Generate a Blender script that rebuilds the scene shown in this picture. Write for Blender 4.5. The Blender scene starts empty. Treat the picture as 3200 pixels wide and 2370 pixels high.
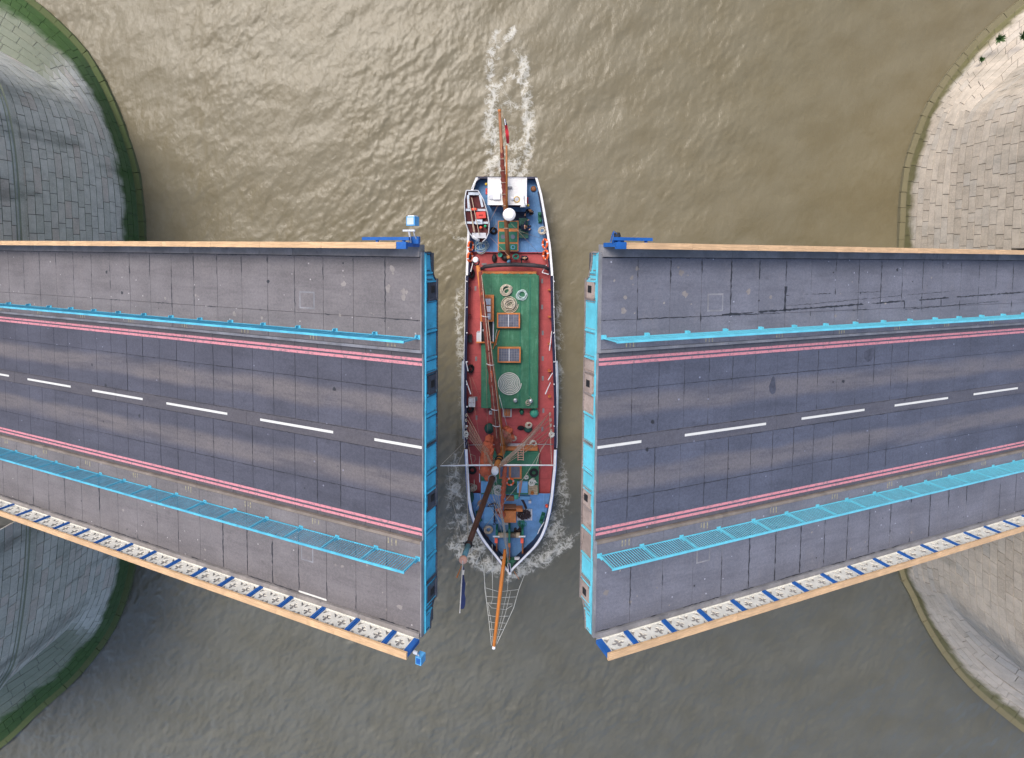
import bpy, bmesh, math, random
import numpy as np
from mathutils import Vector, Matrix
random.seed(11)
rng = np.random.default_rng(5)
SC = bpy.context.scene
COL = SC.collection
R_ = math.radians

# ------------------------------------------------------------------ camera
F, CX, CY, HC = 1680.0, 1600.0, 881.0, 42.9       # focal length and principal point in photo pixels, height above the river
cam = bpy.data.cameras.new('camera'); CAM = bpy.data.objects.new('camera', cam); COL.objects.link(CAM)
cam.sensor_width = 36.0; cam.lens = F / 3200 * 36; cam.shift_y = -(1185.0 - CY) / 3200
cam.clip_start = 0.5; cam.clip_end = 6000
CR = Matrix.Rotation(R_(-3.1), 3, 'X') @ Matrix.Rotation(R_(0.3), 3, 'Z')
CAM.matrix_basis = Matrix.Translation((0, 0, HC)) @ CR.to_4x4()
SC.camera = CAM
SC.render.resolution_x, SC.render.resolution_y = 1024, 758

# ------------------------------------------------------------------ sky, sun, exposure
SUN_EL, SUN_AZ = 57.0, 124.0                       # azimuth measured counter-clockwise from +X: light from the upper left
wd = bpy.data.worlds.new('World'); SC.world = wd; wd.use_nodes = True
nt = wd.node_tree; sky = nt.nodes.new('ShaderNodeTexSky'); sky.sky_type = 'NISHITA'; sky.sun_disc = False
sky.sun_elevation = R_(SUN_EL); sky.sun_rotation = R_(90 - SUN_AZ); sky.dust_density = 3.0; sky.air_density = 0.8; sky.ozone_density = 0.8
nt.nodes['Background'].inputs['Strength'].default_value = 0.15
nt.links.new(sky.outputs[0], nt.nodes['Background'].inputs['Color'])
sl = bpy.data.lights.new('sun', 'SUN'); sl.energy = 1.3; sl.angle = R_(28); sl.color = (1.0, 0.95, 0.88)
so = bpy.data.objects.new('sun', sl); COL.objects.link(so)
sd = Vector((math.cos(R_(SUN_EL)) * math.cos(R_(SUN_AZ)), math.cos(R_(SUN_EL)) * math.sin(R_(SUN_AZ)), math.sin(R_(SUN_EL))))
so.rotation_euler = sd.to_track_quat('Z', 'Y').to_euler(); so.location = sd * 80
vs = SC.view_settings; vs.view_transform = 'Standard'; vs.look = 'None'; vs.gamma = 1.0; vs.use_curve_mapping = False
vs.exposure = 0.76

# ------------------------------------------------------------------ photo pixel -> place
def P(x, y, z):
    d = CR @ Vector(((x - CX) / F, -(y - CY) / F, -1.0))
    return Vector((0, 0, HC)) + d * ((z - HC) / d.z)
def proj(p):
    q = CR.transposed() @ (Vector(p) - Vector((0, 0, HC)))
    return CX + F * q.x / -q.z, CY - F * q.y / -q.z

# ------------------------------------------------------------------ helpers
class MB:
    def __init__(s): s.v = []; s.f = []; s.a = []
    def add(s, vs_, fs, att=0.0):
        o = len(s.v); s.v += [tuple(v) for v in vs_]; s.f += [tuple(i + o for i in f) for f in fs]; s.a += [att] * len(fs); return s
    def box(s, c, size, M=None, att=0.0):
        hx, hy, hz = size[0] / 2, size[1] / 2, size[2] / 2
        pts = [Vector((x, y, z)) for x in (-hx, hx) for y in (-hy, hy) for z in (-hz, hz)]
        if M is not None: pts = [M @ p for p in pts]
        c = Vector(c)
        return s.add([p + c for p in pts], [(0, 1, 3, 2), (4, 6, 7, 5), (0, 4, 5, 1), (2, 3, 7, 6), (0, 2, 6, 4), (1, 5, 7, 3)], att)
    def bx(s, x0, x1, y0, y1, z0, z1, att=0.0):
        return s.box(((x0 + x1) / 2, (y0 + y1) / 2, (z0 + z1) / 2), (abs(x1 - x0), abs(y1 - y0), abs(z1 - z0)), None, att)
    def prism(s, poly, z0, z1):                    # poly: list of (x,y); z0,z1 numbers
        n = len(poly)
        return s.add([(p[0], p[1], z0) for p in poly] + [(p[0], p[1], z1) for p in poly],
                     [tuple(range(n - 1, -1, -1)), tuple(range(n, 2 * n))] + [(i, (i + 1) % n, n + (i + 1) % n, n + i) for i in range(n)])
    def tube(s, pts, r, n=6, cap=True, att=0.0, jit=0.0):
        pts = [Vector(p) for p in pts]; m = len(pts)
        if not hasattr(r, '__len__'): r = [r] * m
        vs_, fs = [], []; ref = None
        for i, p in enumerate(pts):
            t = (pts[min(i + 1, m - 1)] - pts[max(i - 1, 0)])
            t = t.normalized() if t.length > 1e-9 else Vector((0, 0, 1))
            if ref is None: ref = Vector((0, 0, 1)) if abs(t.z) < .9 else Vector((1, 0, 0))
            u = (ref - t * ref.dot(t)); u = u.normalized() if u.length > 1e-6 else t.orthogonal().normalized()
            ref = u; w = t.cross(u)
            for k in range(n):
                a = 2 * math.pi * k / n; rr = r[i] * (1 + jit * random.uniform(-1, 1))
                vs_.append(p + (u * math.cos(a) + w * math.sin(a)) * rr)
        for i in range(m - 1):
            for k in range(n):
                fs.append((i * n + k, i * n + (k + 1) % n, (i + 1) * n + (k + 1) % n, (i + 1) * n + k))
        if cap: fs += [tuple(range(n - 1, -1, -1)), tuple((m - 1) * n + k for k in range(n))]
        return s.add(vs_, fs, att)
    def torus(s, c, R, r, M=None, n=20, k=8, a0=0.0, a1=2 * math.pi):
        full = abs(a1 - a0 - 2 * math.pi) < 1e-6
        M = M or Matrix.Identity(3); c = Vector(c); m = n if full else n + 1; vs_ = []; fs = []
        for i in range(m):
            a = a0 + (a1 - a0) * i / n
            for j in range(k):
                b = 2 * math.pi * j / k
                vs_.append(c + M @ Vector(((R + r * math.cos(b)) * math.cos(a), (R + r * math.cos(b)) * math.sin(a), r * math.sin(b))))
        for i in range(n if full else n):
            i2 = (i + 1) % m
            for j in range(k): fs.append((i * k + j, i2 * k + j, i2 * k + (j + 1) % k, i * k + (j + 1) % k))
        return s.add(vs_, fs)
    def lathe(s, c, prof, n=14, M=None):           # prof: (r,z)
        M = M or Matrix.Identity(3); c = Vector(c); vs_ = []; fs = []; m = len(prof)
        for r, z in prof:
            for k in range(n):
                a = 2 * math.pi * k / n; vs_.append(c + M @ Vector((r * math.cos(a), r * math.sin(a), z)))
        for i in range(m - 1):
            for k in range(n): fs.append((i * n + k, i * n + (k + 1) % n, (i + 1) * n + (k + 1) % n, (i + 1) * n + k))
        fs += [tuple(range(n - 1, -1, -1)), tuple((m - 1) * n + k for k in range(n))]
        return s.add(vs_, fs)
    def grid(s, rows):                             # rows of points
        n = len(rows[0]); vs_ = [p for r in rows for p in r]
        return s.add(vs_, [(i * n + j, i * n + j + 1, (i + 1) * n + j + 1, (i + 1) * n + j) for i in range(len(rows) - 1) for j in range(n - 1)])
    def mesh(s, name, smooth=False, recalc=True):
        me = bpy.data.meshes.new(name); me.from_pydata(s.v, [], s.f)
        at = me.attributes.new('rnd', 'FLOAT', 'FACE'); at.data.foreach_set('value', s.a)
        if recalc:
            b = bmesh.new(); b.from_mesh(me); bmesh.ops.recalc_face_normals(b, faces=b.faces); b.to_mesh(me); b.free()
        if smooth:
            me.polygons.foreach_set('use_smooth', [True] * len(me.polygons))
        me.update(); return me
    def build(s, name, m, parent=None, smooth=False, local=False, loc=None, recalc=True):
        if parent is not None and not local:
            Mi = wm(parent).inverted(); s.v = [tuple(Mi @ Vector(v)) for v in s.v]
        if parent is None and loc is not None:
            s.v = [(v[0] - loc[0], v[1] - loc[1], v[2] - loc[2]) for v in s.v]
        return link(name, s.mesh(name, smooth, recalc), m, parent, Matrix.Translation(loc) if (loc is not None and parent is None) else None)
def wm(o):
    M = o.matrix_basis.copy()
    while o.parent: o = o.parent; M = o.matrix_basis @ M
    return M
def link(name, me, m, parent=None, M=None):
    o = bpy.data.objects.new(name, me); COL.objects.link(o)
    if m is not None and not me.materials: me.materials.append(m)
    if parent is not None: o.parent = parent
    if M is not None: o.matrix_basis = M
    return o
def tag(o, label, cat=None, group=None, kind=None):
    if label: o['label'] = label
    if cat: o['category'] = cat
    if group: o['group'] = group
    if kind: o['kind'] = kind
    return o
def thing(name, label, cat, loc=(0, 0, 0), group=None, M=None):
    o = bpy.data.objects.new(name, None); COL.objects.link(o); o.empty_display_size = .3
    o.matrix_basis = M if M is not None else Matrix.Translation(loc)
    return tag(o, label, cat, group)

# ------------------------------------------------------------------ materials
MATS = {}
class N:
    def __init__(s, name):
        s.m = bpy.data.materials.new(name); s.m.use_nodes = True; s.t = s.m.node_tree; s.b = s.t.nodes['Principled BSDF']; MATS[name] = s.m
        s.tc = s.t.nodes.new('ShaderNodeTexCoord'); s.oi = s.t.nodes.new('ShaderNodeObjectInfo')
        a = s.t.nodes.new('ShaderNodeVectorMath'); a.operation = 'MULTIPLY_ADD'
        s.L(s.oi.outputs['Random'], a.inputs[0]); a.inputs[1].default_value = (37, 91, 53); s.L(s.tc.outputs['Object'], a.inputs[2]); s.rv = a.outputs[0]
        s.ov = s.tc.outputs['Object']
    def L(s, a, b): s.t.links.new(a, b)
    def noise(s, scale, detail=3, vec=None, rough=.55, dist=0.0, sx=None):
        n = s.t.nodes.new('ShaderNodeTexNoise'); n.inputs['Scale'].default_value = scale; n.inputs['Detail'].default_value = detail
        n.inputs['Roughness'].default_value = rough; n.inputs['Distortion'].default_value = dist
        v = vec if vec is not None else s.rv
        if sx: v = s.vmul(v, sx)
        s.L(v, n.inputs['Vector']); return n.outputs['Fac']
    def vmul(s, v, k):
        a = s.t.nodes.new('ShaderNodeVectorMath'); a.operation = 'MULTIPLY'; s.L(v, a.inputs[0]); a.inputs[1].default_value = k; return a.outputs[0]
    def voro(s, scale, vec=None, feat='F1', out='Distance', rnd=1.0):
        n = s.t.nodes.new('ShaderNodeTexVoronoi'); n.feature = feat; n.inputs['Scale'].default_value = scale; n.inputs['Randomness'].default_value = rnd
        s.L(vec if vec is not None else s.rv, n.inputs['Vector']); return n.outputs[out]
    def math(s, op, a, b=None, clamp=False):
        n = s.t.nodes.new('ShaderNodeMath'); n.operation = op; n.use_clamp = clamp
        for i, x in enumerate((a, b)):
            if x is None: continue
            if isinstance(x, (int, float)): n.inputs[i].default_value = x
            else: s.L(x, n.inputs[i])
        return n.outputs[0]
    def mapr(s, x, a, b, c=0.0, d=1.0):
        n = s.t.nodes.new('ShaderNodeMapRange'); n.interpolation_type = 'SMOOTHSTEP'; s.L(x, n.inputs[0])
        for i, v in enumerate((a, b, c, d)): n.inputs[i + 1].default_value = v
        return n.outputs[0]
    def mix(s, f, a, b, mode='MIX'):
        n = s.t.nodes.new('ShaderNodeMix'); n.data_type = 'RGBA'; n.blend_type = mode
        for i, x in ((0, f), (6, a), (7, b)):
            if isinstance(x, (int, float)): n.inputs[i].default_value = x
            elif isinstance(x, tuple): n.inputs[i].default_value = (x[0], x[1], x[2], 1)
            else: s.L(x, n.inputs[i])
        return n.outputs[2]
    def sep(s, v):
        n = s.t.nodes.new('ShaderNodeSeparateXYZ'); s.L(v, n.inputs[0]); return n.outputs
    def bump(s, h, strength=.3, dist=.02):
        n = s.t.nodes.new('ShaderNodeBump'); n.inputs['Strength'].default_value = strength; n.inputs['Distance'].default_value = dist
        s.L(h, n.inputs['Height']); s.L(n.outputs[0], s.b.inputs['Normal'])
    def attr(s, nm):
        n = s.t.nodes.new('ShaderNodeAttribute'); n.attribute_name = nm; return n.outputs['Fac']
    def out(s, col, rough=.6, metal=0.0, spec=.5):
        if isinstance(col, tuple): s.b.inputs['Base Color'].default_value = (*col, 1)
        else: s.L(col, s.b.inputs['Base Color'])
        if isinstance(rough, (int, float)): s.b.inputs['Roughness'].default_value = rough
        else: s.L(rough, s.b.inputs['Roughness'])
        s.b.inputs['Metallic'].default_value = metal; s.b.inputs['Specular IOR Level'].default_value = spec
        return s.m
def sh(c, k): return tuple(min(1, x * k) for x in c)
def plain(name, c, rough=.55, var=.22, scale=2.2, dirt=None, dirtamt=.35, metal=0.0, grain=None, bump=.15):
    n = N(name)
    f = n.noise(scale, 5); col = n.mix(n.mapr(f, .3, .7), sh(c, 1 - var), sh(c, 1 + var))
    f2 = n.noise(scale * 9, 3); col = n.mix(n.mapr(f2, .35, .7, 0, .35), col, sh(c, 1 - var * 1.3))
    if grain:                                     # wood grain stretched along an axis
        g = n.noise(14, 4, sx=grain); col = n.mix(n.mapr(g, .38, .62, 0, .6), col, sh(c, .62))
    if dirt:
        d = n.noise(scale * 1.7, 6, rough=.7); col = n.mix(n.mapr(d, .56, .72, 0, dirtamt), col, dirt)
    n.bump(f2, bump, .01)
    return n.out(col, rough, metal, .35)

# stone, one for each pier
def stone_mat(name, c1, c2, c3, alg, algz, streak, moss, ledge):
    n = N(name)
    a = n.attr('rnd'); w = n.t.nodes.new('ShaderNodeNewGeometry').outputs['Position']; z = n.sep(w)[2]
    col = n.mix(n.mapr(a, .0, .55), c1, c2); col = n.mix(n.mapr(a, .72, .95), col, c3)
    f = n.noise(1.3, 6, vec=w, rough=.65); col = n.mix(n.mapr(f, .3, .7, 0, .5), col, sh(c1, .62))
    g = n.noise(11, 4, vec=w); col = n.mix(n.mapr(g, .4, .7, 0, .4), col, sh(c2, 1.15))
    st = n.noise(1.0, 5, vec=n.vmul(w, (.55, .55, .12)), rough=.6)
    col = n.mix(n.mapr(st, .52, .68, 0, streak), col, (.045, .062, .05))
    nz = n.sep(n.t.nodes.new('ShaderNodeNewGeometry').outputs['True Normal'])[2]
    col = n.mix(n.math('MULTIPLY', n.mapr(nz, .22, .5), moss), col, (.185, .205, .14) if moss > .5 else sh(c1, .8))
    zn = n.math('ADD', z, n.math('MULTIPLY', n.math('SUBTRACT', n.noise(.8, 5, vec=w), .5), 1.5))
    band = n.math('SUBTRACT', 1.0, n.mapr(zn, algz - .45, algz + .35))
    gcol = n.mix(n.noise(2.2, 5, vec=w), alg, sh(alg, .45))
    lowest = n.math('SUBTRACT', 1.0, n.mapr(z, .2, .42))
    gcol = n.mix(lowest, gcol, ledge)
    col = n.mix(n.math('MULTIPLY', band, .93), col, gcol)
    n.bump(n.math('ADD', g, n.noise(45, 3, vec=w)), .5, .02)
    return n.out(col, .82, 0, .25)
stone_mat('stone_grey', (.50, .505, .45), (.62, .615, .56), (.60, .53, .47), (.05, .12, .024), 1.75, .45, .9, (.085, .10, .035))
stone_mat('stone_beige', (.54, .465, .375), (.64, .56, .46), (.56, .51, .44), (.17, .16, .06), 1.0, .22, .3, (.17, .15, .085))
n = N('mortar'); n.out(n.mix(n.noise(3), (.045, .05, .048), (.11, .11, .10)), .95)
MATS['mortar'] = n.m
n = N('mortar_beige'); n.out(n.mix(n.noise(3), (.09, .08, .065), (.18, .165, .14)), .95)

# asphalt in leaf coordinates: x = metres from the tip, y = metres from the centre line
def asphalt(name, c, road, brown):
    n = N(name); o = n.ov; xyz = n.sep(o); b = n.math('ABSOLUTE', xyz[1])
    big = n.noise(.32, 5, vec=o, rough=.6); col = n.mix(n.mapr(big, .3, .72), sh(c, .86), sh(c, 1.16))
    if road:
        wob = n.math('ADD', b, n.math('MULTIPLY', n.math('SUBTRACT', n.noise(.25, 2, vec=o), .5), .5))
        tr = n.math('MULTIPLY', n.mapr(wob, .95, 1.35), n.math('SUBTRACT', 1.0, n.mapr(wob, 1.75, 2.25)))
        tr = n.math('MULTIPLY', tr, n.mapr(n.noise(.7, 5, vec=n.vmul(o, (.25, 1, 1))), .25, .6, .35, 1))
        col = n.mix(n.math('MULTIPLY', tr, .95), col, brown)
        mid = n.math('SUBTRACT', 1.0, n.mapr(b, .33, .36)); col = n.mix(n.math('MULTIPLY', mid, .55), col, sh(brown, .72))
        gut = n.mapr(b, 3.42, 3.62); col = n.mix(n.math('MULTIPLY', gut, .7), col, sh(brown, .7))
    else:
        edge = n.mapr(b, 6.7, 7.6); col = n.mix(n.math('MULTIPLY', edge, .35), col, sh(c, .62))
        st = n.noise(.9, 6, vec=n.vmul(o, (1, .35, 1)), rough=.7); col = n.mix(n.mapr(st, .5, .74, 0, .4), col, brown)
    sm = n.noise(1.4, 6, vec=n.vmul(o, (.16, 1.3, 1)), rough=.7); col = n.mix(n.mapr(sm, .45, .68, 0, .42), col, sh(c, .62))
    bl = n.noise(1.1, 7, vec=o, rough=.72); col = n.mix(n.mapr(bl, .58, .70, 0, .35), col, sh(c, .55))
    sp = n.noise(38, 3, vec=o, rough=.8); col = n.mix(n.mapr(sp, .3, .75, .85, 0), col, n.mix(1.0, col, (.72, .72, .74), 'MULTIPLY'))
    sp4 = n.noise(8.5, 7, vec=o, rough=.85); col = n.mix(n.mapr(sp4, .36, .64, .8, 0), col, n.mix(1.0, col, (.70, .70, .72), 'MULTIPLY')); col = n.mix(n.mapr(n.noise(6.3, 7, vec=n.vmul(o, (1, 1.2, 1)), rough=.88), .56, .72, 0, .45), col, sh(c, 1.55))
    sp2 = n.noise(90, 2, vec=o); col = n.mix(n.mapr(sp2, .62, .75, 0, .45), col, sh(c, 1.9))
    sp3 = n.noise(60, 2, vec=n.vmul(o, (1.1, .9, 1))); col = n.mix(n.mapr(sp3, .6, .72, 0, .5), col, sh(c, .4))
    gum = n.voro(2.1 if not road else 1.2, vec=o); rndc = n.voro(2.1 if not road else 1.2, vec=o, out='Color')
    gm = n.math('MULTIPLY', n.math('LESS_THAN', gum, .075 if not road else .05), n.math('GREATER_THAN', n.sep(rndc)[0], .45))
    col = n.mix(n.math('MULTIPLY', gm, .5), col, sh(c, 2.8))
    dk = n.noise(2.3, 5, vec=o, rough=.75); col = n.mix(n.mapr(dk, .68, .74, 0, .5), col, sh(c, .3))
    n.bump(n.math('ADD', sp, n.math('MULTIPLY', sp2, .6)), .55, .012)
    return n.out(col, .88, 0, .3)
asphalt('asphalt_cool', (.108, .120, .162), True, (.190, .178, .188))
asphalt('asphalt_warm', (.100, .103, .130), True, (.195, .175, .172))
asphalt('footway_cool', (.20, .206, .242), False, (.26, .248, .26))
asphalt('footway_warm', (.218, .202, .202), False, (.285, .254, .242))
def paint(name, c, c2, wear):
    n = N(name); o = n.ov; f = n.noise(7, 6, vec=o, rough=.8); g = n.noise(60, 3, vec=o)
    col = n.mix(n.noise(1.1, 4, vec=o), c, c2); col = n.mix(n.mapr(f, wear, wear + .12, 0, .75), col, (.16, .15, .16))
    col = n.mix(n.mapr(g, .55, .75, 0, .4), col, sh(c, .6)); n.bump(g, .4, .008); return n.out(col, .75, 0, .3)
paint('red_paint', (.58, .20, .235), (.64, .28, .31), .50)
paint('white_paint', (.60, .60, .56), (.68, .68, .64), .60)
paint('faded_yellow', (.42, .37, .20), (.30, .27, .19), .44)
n = N('tar'); n.out(n.mix(n.noise(5), (.012, .013, .018), (.035, .036, .045)), .6)
plain('patch', (.062, .068, .095), .9, .3, 4)
plain('steel_dark', (.075, .08, .095), .6, .3, 1.5, dirt=(.16, .12, .09))
plain('steel_grey', (.22, .22, .235), .55, .25, 1.3, dirt=(.25, .19, .13), dirtamt=.5)
plain('kerb_brown', (.215, .18, .15), .7, .2, 1.3, dirt=(.10, .09, .09), dirtamt=.6)
plain('concrete', (.215, .21, .215), .85, .22, 1.1, dirt=(.07, .07, .08), dirtamt=.5)
plain('concrete_warm', (.25, .228, .215), .85, .22, 1.1, dirt=(.09, .08, .075), dirtamt=.5)
plain('sky_blue_rail', (.10, .46, .62), .5, .2, 2.0, dirt=(.05, .22, .30), dirtamt=.45)
plain('teal_rail', (.13, .52, .64), .42, .12, 2.0, dirt=(.08, .28, .36), dirtamt=.25)
plain('nose_blue', (.065, .42, .62), .5, .22, 1.3, dirt=(.03, .09, .12), dirtamt=.75)
plain('nose_teal', (.13, .54, .66), .45, .16, .9, dirt=(.25, .22, .20), dirtamt=.5)
plain('nose_rusty', (.34, .27, .235), .8, .25, 1.2, dirt=(.09, .065, .055), dirtamt=.7)
plain('flange_dark', (.06, .065, .085), .7, .3, 1.2, dirt=(.05, .22, .30), dirtamt=.6)
plain('flange_brown', (.24, .20, .185), .75, .3, 1.2, dirt=(.06, .05, .05), dirtamt=.7)
plain('post_blue', (.016, .105, .36), .4, .15, 2.0, dirt=(.01, .05, .18))
plain('panel_cream', (.68, .655, .58), .5, .1, 2.5, dirt=(.45, .42, .36), dirtamt=.4)
plain('panel_back', (.30, .28, .265), .8, .2, 4)
plain('oak_rail', (.66, .43, .235), .55, .13, 1.0, dirt=(.38, .24, .12), dirtamt=.45, grain=(.12, 2, 2))
plain('lamp_blue', (.10, .36, .66), .4, .15, 3, dirt=(.5, .55, .6))
plain('galvanised', (.55, .57, .60), .45, .15, 3, metal=.2)
plain('black', (.018, .019, .022), .6, .3, 3)
plain('glass_dark', (.03, .035, .045), .15, .3, 3)
# ship
def deckmat(name, c, c2, seam):
    n = N(name); o = n.ov
    col = n.mix(n.mapr(n.noise(.8, 6, rough=.7), .3, .7), sh(c, .82), sh(c, 1.2)); col = n.mix(n.mapr(n.noise(3.5, 6, rough=.75), .52, .7, 0, .5), col, c2)
    x = n.sep(o)[seam]; fr = n.math('FRACT', n.math('MULTIPLY', x, .71)); ln = n.math('LESS_THAN', fr, .02)
    col = n.mix(n.math('MULTIPLY', ln, .45), col, sh(c, .35)); g = n.noise(25, 3); col = n.mix(n.mapr(g, .4, .7, 0, .3), col, sh(c, .6))
    sc = n.noise(1.6, 7, vec=n.vmul(o, (2.4, .35, 1)), rough=.75); col = n.mix(n.mapr(sc, .52, .68, 0, .45), col, sh(c2, 1.25)); sd2 = n.noise(2.6, 7, rough=.8); col = n.mix(n.mapr(sd2, .6, .72, 0, .5), col, sh(c, .42))
    n.bump(g, .3, .01); return n.out(col, .65, 0, .3)
deckmat('deck_blue', (.125, .275, .52), (.20, .34, .54), 0)
deckmat('deck_red', (.43, .085, .086), (.34, .06, .065), 1)
deckmat('hatch_green', (.044, .165, .092), (.10, .24, .16), 0)
plain('hull_navy', (.02, .022, .05), .35, .3, 1.2, dirt=(.12, .12, .15), dirtamt=.4)
plain('white_gloss', (.78, .78, .79), .35, .08, 2, dirt=(.5, .46, .38), dirtamt=.3)
plain('roof_white', (.76, .75, .72), .5, .08, 1.2, dirt=(.42, .38, .30), dirtamt=.55)
plain('wood_orange', (.62, .21, .06), .4, .2, 2, grain=(3, .3, 3))
plain('wood_gold', (.42, .155, .035), .38, .25, 1.5, grain=(4, 4, .4))
plain('wood_bowsprit', (.72, .235, .04), .35, .12, 1.5, grain=(4, .3, 4))
plain('wood_dark', (.115, .05, .036), .5, .3, 1.5, grain=(4, 4, .4))
plain('wood_boom', (.33, .135, .06), .5, .25, 1.5, grain=(4, .3, 4))
plain('wood_pale', (.52, .42, .31), .6, .2, 2, grain=(3, 3, .3))
plain('maroon', (.10, .024, .025), .6, .25, 3)
plain('sail_maroon', (.19, .045, .032), .8, .35, 3.5, dirt=(.08, .02, .018), dirtamt=.6)
plain('sail_red', (.50, .115, .055), .8, .25, 3.0, dirt=(.28, .05, .03), dirtamt=.5)
plain('rope_beige', (.52, .46, .37), .9, .25, 9)
plain('rope_white', (.62, .62, .57), .9, .2, 9)
plain('rope_cyan', (.50, .62, .60), .9, .2, 9)
plain('rope_tan', (.42, .27, .19), .9, .2, 9)
plain('rope_green', (.05, .27, .21), .9, .2, 9)
plain('rubber', (.016, .016, .018), .8, .3, 4)
plain('dark_wood_beam', (.045, .038, .042), .6, .3, 2)
plain('leeboard_grey', (.42, .48, .53), .5, .15, 1.0, dirt=(.25, .27, .28))
plain('orange_buoy', (.80, .13, .035), .5, .12, 3)
plain('orange_bright', (.85, .12, .06), .5, .12, 3)
plain('tarp_green', (.022, .085, .065), .6, .3, 3)
plain('bag_green', (.06, .34, .24), .45, .25, 3)
plain('paint_green', (.018, .14, .085), .45, .2, 2.5)
plain('pane_grey', (.13, .14, .185), .25, .2, 2.5)
plain('pane_pale', (.50, .56, .63), .2, .15, 2)
plain('grey_board', (.52, .53, .56), .6, .12, 2)
plain('crate_wood', (.42, .33, .22), .75, .2, 4)
plain('box_blue', (.14, .33, .54), .5, .12, 2)
plain('chain_rust', (.055, .04, .045), .7, .4, 9, dirt=(.14, .07, .05))
plain('steel_ball', (.55, .56, .56), .25, .1, 3, metal=.6)
plain('navy_cloth', (.018, .026, .055), .9, .3, 6)
plain('black_cloth', (.014, .015, .02), .9, .3, 6)
plain('skin', (.56, .32, .23), .6, .08, 4)
plain('hair_fair', (.40, .26, .15), .8, .2, 9)
plain('hair_brown', (.16, .085, .045), .8, .2, 9)
plain('flag_red', (.60, .03, .045), .8, .15, 4)
plain('flag_navy', (.02, .035, .13), .8, .15, 4)
plain('flag_white', (.75, .75, .76), .8, .08, 4)
plain('truck_pink', (.78, .42, .30), .5, .1, 3)
plain('mast_blue', (.13, .30, .38), .5, .15, 3)
plain('brass', (.55, .36, .10), .35, .15, 4, metal=.5)
plain('red_plastic', (.62, .055, .04), .45, .15, 3)
plain('blue_plastic', (.05, .13, .38), .45, .15, 3)
plain('green_plastic', (.03, .42, .20), .45, .15, 3)
plain('yellow_plastic', (.75, .50, .05), .45, .15, 3)
plain('weed', (.075, .15, .045), .8, .3, 6)
G = MATS

# ------------------------------------------------------------------ river
X0, X1, Y0, Y1 = -56.0, 56.0, -46.0, 32.0
NX, NY = 1050, 730
gx = np.linspace(X0, X1, NX); gy = np.linspace(Y0, Y1, NY); GX, GY = np.meshgrid(gx, gy)
kx = np.fft.fftfreq(NX, (X1 - X0) / NX) * 2 * np.pi; ky = np.fft.fftfreq(NY, (Y1 - Y0) / NY) * 2 * np.pi
KX, KY = np.meshgrid(kx, ky); K = np.hypot(KX, KY); K[0, 0] = 1
TH = np.arctan2(KY, KX)
def spec(lo, hi, p, dir_, spread, seed):
    r = np.random.default_rng(seed); ph = r.normal(size=K.shape) + 1j * r.normal(size=K.shape)
    A = K ** (-p) * np.exp(-(K / hi) ** 2) * np.exp(-(lo / K) ** 2) * (spread + np.abs(np.cos(TH - dir_)) ** 3)
    h = np.fft.ifft2(ph * A).real; return h / h.std()
h1 = spec(2 * np.pi / 7, 2 * np.pi / 1.2, 2.2, R_(110), .25, 1); h2 = spec(2 * np.pi / 2.2, 2 * np.pi / .45, 2.0, R_(155), .30, 2)
h3 = spec(2 * np.pi / .9, 2 * np.pi / .26, 1.6, R_(150), .45, 3)
chop = np.clip(.55 + .45 * spec(2 * np.pi / 30, 2 * np.pi / 5, 2.0, 0, 1, 4) * .8, .12, 1.5)
west = 1.0 / (1 + np.exp((GX - 6) / 7.0)); north = 1.0 / (1 + np.exp(-(GY + 14) / 5.0))
calm = .50 + .38 * west + (1 - north) * (.75 + 1.0 * west)                       # the water east of the ship is smoother
h4 = spec(2 * np.pi / 2.6, 2 * np.pi / .8, 2.0, R_(140), .35, 9); h5 = spec(2 * np.pi / 1.1, 2 * np.pi / .4, 1.8, R_(165), .5, 10)
ridge = 1.0 - np.minimum(np.abs(h4), 1.6); ridge2 = 1.0 - np.minimum(np.abs(h5), 1.6)                  # sharp little crests
HGT = (.036 - .012 * north) * h1 + calm * (.35 + .65 * chop) * (.014 * h2 + .020 * ridge + .0125 * ridge2 + .008 * h3)
foam = np.zeros_like(GX)
def streak(pts, wid, amp):
    pts = [P(x, y, 0) for x, y in pts]; wid = wid if hasattr(wid, '__len__') else [wid] * len(pts); amp = amp if hasattr(amp, '__len__') else [amp] * len(pts)
    f = np.zeros_like(GX)
    for (p, q, w0, w1, a0, a1) in zip(pts, pts[1:], wid, wid[1:], amp, amp[1:]):
        dx, dy = q.x - p.x, q.y - p.y; L2 = dx * dx + dy * dy + 1e-9
        t = np.clip(((GX - p.x) * dx + (GY - p.y) * dy) / L2, 0, 1); d2 = (GX - p.x - t * dx) ** 2 + (GY - p.y - t * dy) ** 2
        w = w0 + (w1 - w0) * t; f = np.maximum(f, (a0 + (a1 - a0) * t) * np.exp(-d2 / (w * w)))
    return f
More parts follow.
